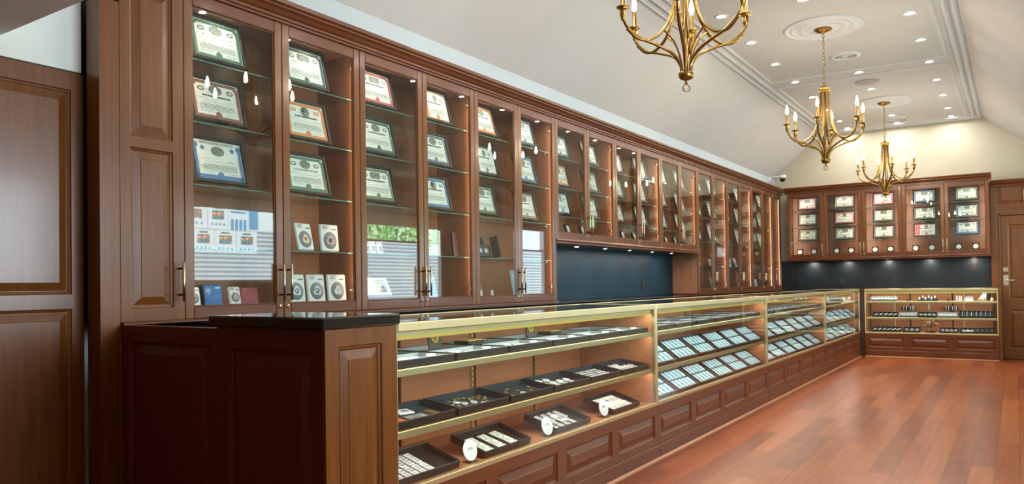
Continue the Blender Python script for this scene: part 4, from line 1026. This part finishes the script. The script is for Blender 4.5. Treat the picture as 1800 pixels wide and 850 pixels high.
# --- first showcase
zs_ = .829; PX = [.035 + .408 * k for k in range(6)]
for k in range(6):
    nm = ORD[k]
    T = tray('grey', 'grey lined black tray, front row, top shelf of first showcase, %s from left' % nm, 0, PX[k], .042, zs_, 0)
    for j in range([11, 8, 6, 10, 9, 6][k]):
        cx_, cy_ = .05 + .048 * (j % 6) + random.uniform(-.006, .006), .05 + .055 * (j // 6) + random.uniform(0, .012)
        for q in range(1 + (j % 3 != 1) + (j % 5 == 0)): put(cap, 'white round coin capsule in the %s front tray on top shelf, first showcase' % nm, T, cx_, cy_, .0075 + .0095 * q, group='capsules in top %s tray of first showcase' % nm)
    put(slabf, 'white square coin case at the back of %s front tray, top shelf, first showcase' % nm, T, .33, .155)
    T = tray('grey', 'grey lined black tray, back row, top shelf of first showcase, %s from left' % nm, 0, PX[k], .262, zs_, 0)
    for j in range(3):
        put(slabf, 'white coin case in the %s back tray on top shelf, first showcase' % nm, T, .09 + .09 * j, .10, group='coin cases in top back %s tray of first showcase' % nm)
def medal_stand(label, x):
    o = thing('medal_folder', label, 'coin folder', (CX - .24, CY[0] + x, zs_ + .034), (-.15, 0, PI / 2), 'black folders with yellow ring emblem')
    mb = MB(); mb.box(-.045, .045, 0, .008, 0, .105, 0, .002); mb.build('folder', 'black', o)
    mb = MB(); mb.tube([(.026 * math.cos(2 * PI * k / 24), -.001, .062 + .030 * math.sin(2 * PI * k / 24)) for k in range(24)], .003, 0, 6, True); mb.tube([(.017 * math.cos(2 * PI * k / 24), -.001, .062 + .020 * math.sin(2 * PI * k / 24)) for k in range(24)], .0025, 0, 6, True); mb.lathe([(.009, 0), (.009, -.002), (0, -.002)], (0, 0, .062), 0, 14, 'y', caps=False); mb.build('ring_emblem', 'yellow', o)
medal_stand('black folder with yellow ring emblem standing on top shelf, near left', .54)
medal_stand('black folder with yellow ring emblem standing on top shelf, toward the right', 1.36)
for k, (x, a) in enumerate(((.88, 0), (1.66, .1))):
    o = thing('black_gift_box', 'flat black box with gold lid edge on top shelf of first showcase, %s' % ['left one', 'right one'][k], 'box', (CX - .26, CY[0] + x, zs_ + .034), (0, 0, PI / 2 + a), 'flat black boxes')
    mb = MB(); mb.box(-.07, .07, 0, .09, 0, .014, 0, .003); mb.build('box', 'black', o); mb = MB(); mb.box(-.068, .068, .002, .088, .015, .019, 0, .001); mb.build('gold_lid', 'goldcoin', o)
zm = .592; tl = math.radians(8)
for k in range(6):
    nm = ORD[k]; T = tray('dark', 'blue lined black tray on middle shelf of first showcase, %s from left' % nm, 0, PX[k], .042, zm, tl)
    if k == 0:
        for j, x in enumerate((.05, .11)): put(orc, 'orange coin card in first middle tray, %s one' % ['left', 'right'][j], T, x, .055, ang=.05)
        for j, x in enumerate((.19, .25)): put(dkc, 'grey coin card in first middle tray, %s one' % ['left', 'right'][j], T, x, .06)
        put(ylc, 'yellow gold card in first middle tray of first showcase', T, .33, .07)
        put(slabf, 'white coin case at the left back of the first middle tray', T, .06, .14)
        put(slabf, 'white coin case at the middle back of the first middle tray', T, .22, .15, ang=1.4)
    elif k == 1:
        for j, (x, y) in enumerate([(.06, .15), (.05, .13), (.10, .11), (.11, .085), (.14, .06), (.16, .04), (.19, .17), (.25, .165), (.26, .14), (.25, .12), (.30, .15), (.31, .125), (.33, .10), (.35, .15), (.36, .12), (.30, .06), (.22, .17), (.13, .16)]):
            put(gc, 'small gold coin lying in the second tray on the middle shelf', T, x, y, group='small gold coins in second middle tray')
        for j, (x, y) in enumerate([(.15, .13), (.17, .10), (.23, .09), (.26, .05)]): put(gcb, 'larger gold coin in clear ring in second middle tray', T, x, y, group='larger gold coins in second middle tray')
    elif k == 2:
        for j, (x, y) in enumerate([(.05, .10), (.10, .06), (.13, .12), (.17, .15), (.20, .16), (.22, .11), (.30, .08), (.33, .10), (.35, .13)]): put(gc, 'small gold coin lying in the third tray on the middle shelf', T, x, y, group='small gold coins in third middle tray')
        put(gcb, 'large gold coin at the front of the third middle tray', T, .20, .06)
    elif k == 3:
        for j in range(10): put(cap, 'white round coin capsule in the fourth tray on the middle shelf', T, .05 + .075 * (j % 4) + .02 * (j // 4), .045 + .056 * (j // 4), group='capsules in fourth middle tray')
    elif k == 4:
        for j in range(55): put(scap, 'small silver coin packed in rows in the fifth tray on the middle shelf', T, .03 + .030 * (j % 11) + .006 * (j // 11), .035 + .032 * (j // 11), group='small silver coins in fifth middle tray')
    else:
        for j in range(13): put(cap, 'white round coin capsule in the sixth tray on the middle shelf', T, .04 + .066 * (j % 5) + .015 * (j // 5), .045 + .052 * (j // 5), group='capsules in sixth middle tray')
zl = .372; tb = math.radians(17)
for k, (x, yw) in enumerate(((.06, 0), (.63, .0), (1.26, 0), (1.93, 0))):
    nm = ORD[k]; T = tray('black', 'dark tray on the bottom of first showcase, %s from left' % nm, 0, x, .045, zl, tb, yw)
    if k == 0:
        for j in range(10): put(bar, 'silver bar in the first tray on the bottom of the first showcase', T, .05 + .047 * (j % 5), .052 + .09 * (j // 5), group='silver bars in first bottom tray')
    elif k == 1:
        for j in range(3): put(note, 'old banknote in clear sleeve in second bottom tray, %s from left' % ORD[j], T, .09 + .10 * j, .10, ang=.05 * j)
    elif k == 2:
        for j in range(8): put(bar, 'silver watch or bar in the third tray on the bottom of the first showcase', T, .07 + .065 * (j % 4) + .02 * (j // 4), .058 + .085 * (j // 4), ang=.1, group='silver bars in third bottom tray')
        put(slabf, 'white coin case raised in the middle of the third bottom tray', T, .19, .10, .016)
    else:
        for j in range(12): put(slabf, 'pale coin case in rows in the fourth bottom tray', T, .06 + .060 * (j % 6) - (.008 if j > 5 else 0), .05 + .085 * (j // 6), group='coin cases in fourth bottom tray') if j % 6 < 5 else None
for k, x in enumerate((.54, 1.20, 1.84)):
    o = thing('oval_sign', 'white oval paper sign on clear stand, %s from left on the case bottom' % ORD[k], 'sign', (CX - .045, CY[0] + x, .3725), (0, 0, PI / 2 - .25), 'white oval signs')
    mb = MB(); mb.T = Matrix.Translation((0, 0, .008)) @ Matrix.Rotation(-.25, 4, 'X'); n = 30
    a = [mb.pt((.038 * math.cos(2 * PI * q / n), 0, .046 + .046 * math.sin(2 * PI * q / n))) for q in range(n)]; b = [mb.pt((.038 * math.cos(2 * PI * q / n), .003, .046 + .046 * math.sin(2 * PI * q / n))) for q in range(n)]
    mb.face(a); mb.face(b[::-1])
    for q in range(n): mb.face([a[q], a[(q + 1) % n], b[(q + 1) % n], b[q]])
    mb.build('oval_card', 'white', o)
    mb = MB(); mb.T = Matrix.Translation((0, 0, .008)) @ Matrix.Rotation(-.25, 4, 'X'); mb.tube([(-.014 + .014 * q / 3, -.001, .052 + (.008 if q % 2 else -.004)) for q in range(7)], .0009, 0, 5); mb.build('faint_print', 'greydisc', o)
    mb = MB(); mb.box(-.03, .03, -.012, .04, 0, .006, 0, .001); mb.build('stand', 'clear', o)
# --- showcases two to four
for c, n in ((1, 5), (2, 4), (3, 3)):
    W = CY[c + 1] - CY[c]; step = (W - .05) / 6; sp, sw = SP[n]
    for lvl, z, tl, shn in ((0, .592, math.radians(37), 'middle'), (1, .373, math.radians(34), 'bottom')):
        for k in range(6):
            T = tray('dark', 'tilted black tray of coin cards, %s shelf of %s showcase, %s from left' % (shn, CN[c], ORD[k]), c, .025 + step * k, .040, z, tl)
            for r in range(2):
                for j in range(n):
                    put(sp, 'pale row of coin cards, %s half of %s tilted tray, %s shelf, %s showcase' % (['lower', 'upper'][r], ORD[k], shn, CN[c]), T, .010 + sw * (j + .5), .055 + .094 * r, .0078, group='coin card rows, %s %s tray, %s showcase, %s' % (shn, ORD[k], CN[c], ['lower', 'upper'][r]))
    for row in range(2):
        for k in range(6):
            if c == 3 and row == 0 and k >= 3: continue
            T = tray('grey', 'flat grey lined tray, %s row on top shelf of %s showcase, %s from left' % (['front', 'back'][row], CN[c], ORD[k]), c, .025 + step * k, .042 + .22 * row, zs_, 0)
            for j in range(6 if row == 0 else 3):
                put(slabf, 'flat white coin case in %s row %s tray on top shelf of %s showcase' % (['front', 'back'][row], ORD[k], CN[c]), T, .07 + .115 * (j % 3), .055 + .09 * (j // 3), .0078, group='coin cases, %s %s tray, top of %s showcase' % (['front', 'back'][row], ORD[k], CN[c]))
# white jewellery stands on the top shelf of the last case
def astand(label, loc, rot, s=1):
    mb = MB()
    for sgn in (-1, 1): mb.tube([(sgn * .045 * s, 0, .013), (sgn * .02 * s, .01, .05 * s), (0, .015, .09 * s)], [.012 * s, .010 * s, .008 * s], 0, 8)
    mb.box(-.05 * s, .05 * s, -.02, .03, 0, .008, 0, .002); mb.box(-.03 * s, .03 * s, .004, .016, .03 * s, .042 * s, 0, .002)
    tag(mb.build('earring_stand', 'white', loc=loc, rot=rot), label, 'jewellery stand', 'white earring stands')
for k in range(5): astand('white earring stand on the top shelf of fourth showcase, %s from left' % ORD[k], (CX - (.06 if k > 2 else .2), CY[3] + .35 + .42 * k, zs_ + (.034 if k < 3 else .001)), (0, 0, PI / 2), .8)
mb = MB(); mb.box(-.09, .09, -.05, .05, 0, .012, 0, .002); mb.box(-.07, .07, -.03, .03, .012, .03, 0, .003)
tag(mb.build('jewellery_riser', 'white', loc=(CX - .10, CY[3] + 2.1, zs_ + .001), rot=R90), 'low white jewellery riser at the right of the top shelf, fourth showcase', 'jewellery stand')

# --- back showcase
BYc = 12.41
def btray(kind, label, x, w, z, h=1, lin='dark', tilt=.35):
    o = thing('jewellery_tray', label, 'tray', (x, BYc + .05, z), (tilt, 0, 0), 'jewellery trays in back showcase')
    mb = MB(); t = .007; d = .14
    mb.box(0, w, 0, t, 0, .028, 0, .001); mb.box(0, w, d - t, d, 0, .028, 0, .001); mb.box(0, t, t, d - t, 0, .028, 0, .001); mb.box(w - t, w, t, d - t, 0, .028, 0, .001); mb.box(t, w - t, t, d - t, .001, .008, 1)
    mb.build('rim', ['blackleather' if lin != 'lt' else 'greydisc', {'dark': 'lining', 'lt': 'lining_lt'}[lin]], o)
    return Matrix.Translation((x, BYc + .05, z)) @ Matrix.Rotation(tilt, 4, 'X')
def jewel(kind):
    def b(m):
        if kind == 'bracelet': m.tube([(.014 * math.cos(2 * PI * k / 14), .034 * math.sin(2 * PI * k / 14), .005) for k in range(14)], .0035, 0, 6, True)
        elif kind == 'ring': m.tube([(0, .010 * math.cos(2 * PI * k / 12), .012 + .010 * math.sin(2 * PI * k / 12)) for k in range(12)], .003, 0, 6, True); m.lathe([(.004, 0), (.005, .003), (0, .006)], (0, 0, .022), 0, 8)
        else: m.tube([(-.02, -.04, .004), (-.008, -.01, .006), (.004, .01, .006), (.02, .042, .004)], .005, 0, 6); m.lathe([(.010, 0), (.010, .005), (0, .006)], (.0, 0, .003), 0, 12)
    return simple({'bracelet': 'silver_bracelet', 'ring': 'silver_ring', 'watch': 'silver_watch'}[kind], {'bracelet': 'bracelet', 'ring': 'ring', 'watch': 'watch'}[kind], b, ['coinwhite'])
JB, JR, JW = jewel('bracelet'), jewel('ring'), jewel('watch')
def fill(T, proto, label, w, nx, ny, grp, dz=.0085):
    for j in range(nx * ny): put(proto, label, T, w * (j % nx + .7) / (nx + .4), .14 * (j // nx + .6) / (ny + .2), dz, random.uniform(-.2, .2), group=grp)
T = btray('a', 'grey ring tray at left of the top shelf of back showcase', -1.83, .36, .830, lin='lt', tilt=.3); fill(T, JR, 'silver ring in the grey ring tray on the top shelf', .36, 8, 2, 'rings in the top left tray')
T = btray('a', 'black bracelet tray at left of middle shelf, back showcase', -1.80, .34, .592); fill(T, JW, 'silver watch in the left black tray of the middle shelf', .34, 5, 1, 'watches in the middle left tray')
T = btray('a', 'pale tray second from left on middle shelf, back showcase', -1.45, .24, .592, lin='lt'); fill(T, JR, 'silver ring in pale second tray of the middle shelf', .24, 5, 1, 'rings in the second middle tray')
T = btray('a', 'black tray in the centre of middle shelf, back showcase', -1.20, .24, .592); fill(T, JB, 'silver bracelet in the centre tray of middle shelf', .24, 4, 1, 'bracelets in the centre tray')
T = btray('a', 'pale tray fourth from left on middle shelf, back showcase', -.95, .25, .592, lin='lt'); fill(T, JB, 'silver bracelet in the pale fourth tray of middle shelf', .25, 4, 1, 'bracelets in the fourth middle tray')
T = btray('a', 'tall black earring board at right of middle shelf, back showcase', -.68, .41, .592, tilt=.55); fill(T, JR, 'white earring on the black board at the right of middle shelf', .41, 7, 3, 'earrings on the black board')
T = btray('a', 'black tray at bottom left of back showcase', -1.82, .40, .372); fill(T, JW, 'silver watch in the bottom left tray of back showcase', .40, 6, 1, 'watches in the bottom left tray')
T = btray('a', 'short black tray second from left on the bottom of back showcase', -1.40, .23, .372); fill(T, JB, 'silver bracelet in second bottom tray of back showcase', .23, 3, 1, 'bracelets in the second bottom tray')
T = btray('a', 'black tray third from left on the bottom of back showcase', -.93, .24, .372); fill(T, JB, 'silver bracelet in third bottom tray of back showcase', .24, 4, 1, 'bracelets in the third bottom tray')
T = btray('a', 'long black tray at bottom right of back showcase', -.68, .43, .372); fill(T, JR, 'silver ring in the bottom right tray of back showcase', .43, 7, 1, 'rings in the bottom right tray')
put(note, 'long white card lying in the bottom right tray of back showcase', T, .10, .06, .009, PI / 2)
# bracelet bars
for k, x in enumerate((-1.335, -.79)):
    o = thing('bracelet_bar', 'black velvet bracelet bar with silver bracelets, %s of middle shelf, back showcase' % ['left', 'right'][k], 'jewellery stand', (x, BYc + .26, .592), (0, 0, 0), 'black bracelet bars')
    mb = MB(); mb.lathe([(.02, -.095), (.024, -.09), (.024, .09), (.02, .095)], (0, 0, .125), 0, 14, 'x'); mb.cyl((0, 0, .005), .012, .12, 0, 10); mb.box(-.05, .05, -.035, .035, 0, .008, 0, .002); mb.build('bar', 'black', o)
    for q, xx in enumerate((-.065, -.03, .02, .05, .07)):
        mb = MB(); mb.tube([(xx, .027 * math.cos(2 * PI * a / 16), .125 + .027 * math.sin(2 * PI * a / 16)) for a in range(16)], .005, 0, 6, True); mb.build('bracelet', 'coinwhite', o)
# glass dome
o = thing('glass_perfume_jar', 'small clear glass jar in the middle of the middle shelf, back showcase', 'jar', (-1.06, BYc + .27, .592)); mb = MB(); mb.lathe([(.022, 0), (.026, .02), (.024, .10), (.016, .13), (.020, .14)], (0, 0, 0), 0, 18); mb.build('glass', 'clear', o)
mb = MB(); mb.lathe([(.012, .002), (.014, .02), (0, .05)], (0, 0, 0), 0, 12); mb.build('contents', 'goldcoin', o)
# wire tree
o = thing('jewellery_tree', 'small branching wire tree with white blossoms on a dark dish, bottom of back showcase', 'ornament', (-1.05, BYc + .16, .372))
mb = MB(); mb.lathe([(.06, 0), (.075, .018), (.07, .02), (.05, .008)], (0, 0, 0), 0, 20); mb.build('dish', 'blackleather', o)
mb = MB(); rb = random.Random(4); tips = []
mb.tube([(0, 0, .006), (.006, 0, .04), (-.004, 0, .07)], .005, 0, 7)
for k in range(9):
    a = -1.25 + 2.5 * k / 8; L = .085 + .02 * rb.random(); bx, bz = .0, .055 + .01 * (k % 3)
    p1 = (bx + L * .5 * math.sin(a), rb.uniform(-.02, .02), bz + L * .35 * math.cos(a) + .01); p2 = (bx + L * math.sin(a) * 1.1, rb.uniform(-.03, .03), bz + L * .75 * math.cos(a) + .02)
    mb.tube([(bx, 0, bz), p1, p2], .0025, 0, 6); tips += [p2, ((p1[0] + p2[0]) / 2 + .01, p1[1], (p1[2] + p2[2]) / 2 + .018)]
mb.build('branches', 'dkmetal', o)
mb = MB()
for p in tips: mb.lathe([(.0, -.006), (.006, -.003), (.007, .002), (0, .006)], p, 0, 8)
mb.build('blossoms', 'coinwhite', o)
# top shelf pieces
def pend(label, x):
    o = thing('pendant_stand', label, 'jewellery stand', (x, BYc + .2, .829), (0, 0, 0), 'thin T shaped pendant stands')
    mb = MB(); mb.lathe([(.02, 0), (.018, .02), (.004, .032)], (0, 0, 0), 0, 12); mb.cyl((0, 0, .03), .002, .085, 0, 6); mb.tube([(-.022, 0, .113), (.022, 0, .113)], .002, 0, 6); mb.build('stand', 'dkmetal', o)
    for s in (-.018, .018):
        mb = MB(); mb.lathe([(0, -.006), (.005, 0), (0, .006)], (s, 0, .106), 0, 8); mb.build('earring', 'coinwhite', o)
pend('thin dark T shaped earring stand, leftmost on the top shelf of back showcase', -1.34)
pend('thin dark T shaped earring stand, middle one on the top shelf of back showcase', -.965)
pend('thin dark T shaped earring stand, rightmost on the top shelf of back showcase', -.82)
o = thing('ring_riser', 'dark stepped riser with white ring holders, top shelf of back showcase', 'jewellery stand', (-1.20, BYc + .10, .829))
mb = MB(); mb.box(0, .235, 0, .05, 0, .022, 0, .002); mb.box(0, .235, .05, .10, 0, .04, 0, .002); mb.build('steps', 'lining', o)
for k in range(6):
    mb = MB(); mb.lathe([(.013, 0), (.011, .015), (.005, .034), (0, .038)], (.02 + .039 * k, .025 + .05 * (k % 2), .022 + .018 * (k % 2)), 0, 10); mb.build('ring_cone', 'white', o)
for k, x in enumerate((-.71, -.68, -.655)):
    mb = MB(); mb.box(-.008, .008, -.02, .02, 0, .07, 0, .002); tag(mb.build('white_card_holder', 'white', loc=(x, BYc + .18, .829)), 'upright white card holder on the top shelf, %s of three' % ['left', 'middle', 'right'][k], 'card holder', 'white card holders')
o = thing('silver_gift_box', 'white box with dark ribbon bow on the top shelf of back showcase', 'box', (-.56, BYc + .15, .829)); mb = MB(); mb.box(-.05, .05, -.03, .03, 0, .035, 0, .002); mb.build('box', 'white', o)
mb = MB(); mb.box(-.055, .055, -.034, .034, .0355, .05, 0, .004); mb.tube([(-.04, 0, .055), (0, 0, .06), (.04, 0, .055)], .007, 0, 8); mb.build('ribbon_lid', 'greydisc', o)
o = thing('hand_display', 'white hand shaped jewellery display with spread fingers, right end of top shelf', 'jewellery stand', (-.37, BYc + .17, .829))
mb = MB(); base = Vector((.0, 0, .10)); mb.lathe([(.02, .12), (.024, .10), (.018, .085)], (0, 0, 0), 0, 12)
for k in range(5): mb.tube(bez([(-.002 + .004 * k, 0, .11), (-.035 + .012 * k, -.02, .075 - .003 * k), (-.085 + .022 * k, -.035, .010)], 4), [.008 - .0004 * q for q in range(9)], 0, 8)
mb.build('hand', 'coinwhite', o)
mb = MB(); mb.lathe([(.025, 0), (.022, .05), (.028, .10), (.026, .125)], (.05, 0, 0), 0, 14); tag(mb.build('dark_bust', 'blackleather', loc=(-.37, BYc + .20, .829)), 'dark rounded necklace bust behind the white hand display', 'jewellery stand')
mb = MB(); mb.lathe([(.016, 0), (.02, .01), (.018, .035), (.008, .045)], (0, 0, 0), 0, 14); tag(mb.build('white_trinket_pot', 'white', loc=(-.285, BYc + .12, .829)), 'small white pot at the far right of the top shelf, back showcase', 'pot')

# ------------------------------------------------------------------ world, camera, view
w = bpy.data.worlds.new('hall_world'); sc.world = w; w.use_nodes = True
w.node_tree.nodes['Background'].inputs[0].default_value = (.8, .88, 1, 1); w.node_tree.nodes['Background'].inputs[1].default_value = .3
f_, cy_, yaw, pitch, roll = 1335.17, 478.85, math.radians(33.5487), math.radians(.9038), math.radians(-.8063)
F = Vector((-math.sin(yaw) * math.cos(pitch), math.cos(yaw) * math.cos(pitch), math.sin(pitch)))
Rt = Vector((math.cos(yaw), math.sin(yaw), 0)); U = Rt.cross(F)
R2 = math.cos(roll) * Rt + math.sin(roll) * U; U2 = -math.sin(roll) * Rt + math.cos(roll) * U
cam = bpy.data.cameras.new('camera'); co = bpy.data.objects.new('camera', cam); col.objects.link(co)
cam.sensor_width = 36; cam.lens = f_ / 1800 * 36; cam.shift_y = (cy_ - 425) / 1800; cam.clip_start = .02
co.matrix_world = Matrix(((R2.x, U2.x, -F.x, 0), (R2.y, U2.y, -F.y, 0), (R2.z, U2.z, -F.z, 1.15), (0, 0, 0, 1)))
sc.camera = co
sc.view_settings.view_transform = 'Standard'; sc.view_settings.look = 'None'; sc.view_settings.gamma = 1
sc.view_settings.use_curve_mapping = False; sc.view_settings.exposure = 1.25
cy = sc.cycles
cy.max_bounces = 10; cy.diffuse_bounces = 4; cy.glossy_bounces = 4; cy.transmission_bounces = 6; cy.transparent_max_bounces = 28
cy.sample_clamp_indirect = 6; cy.caustics_reflective = False; cy.caustics_refractive = False
cy.use_denoising = True
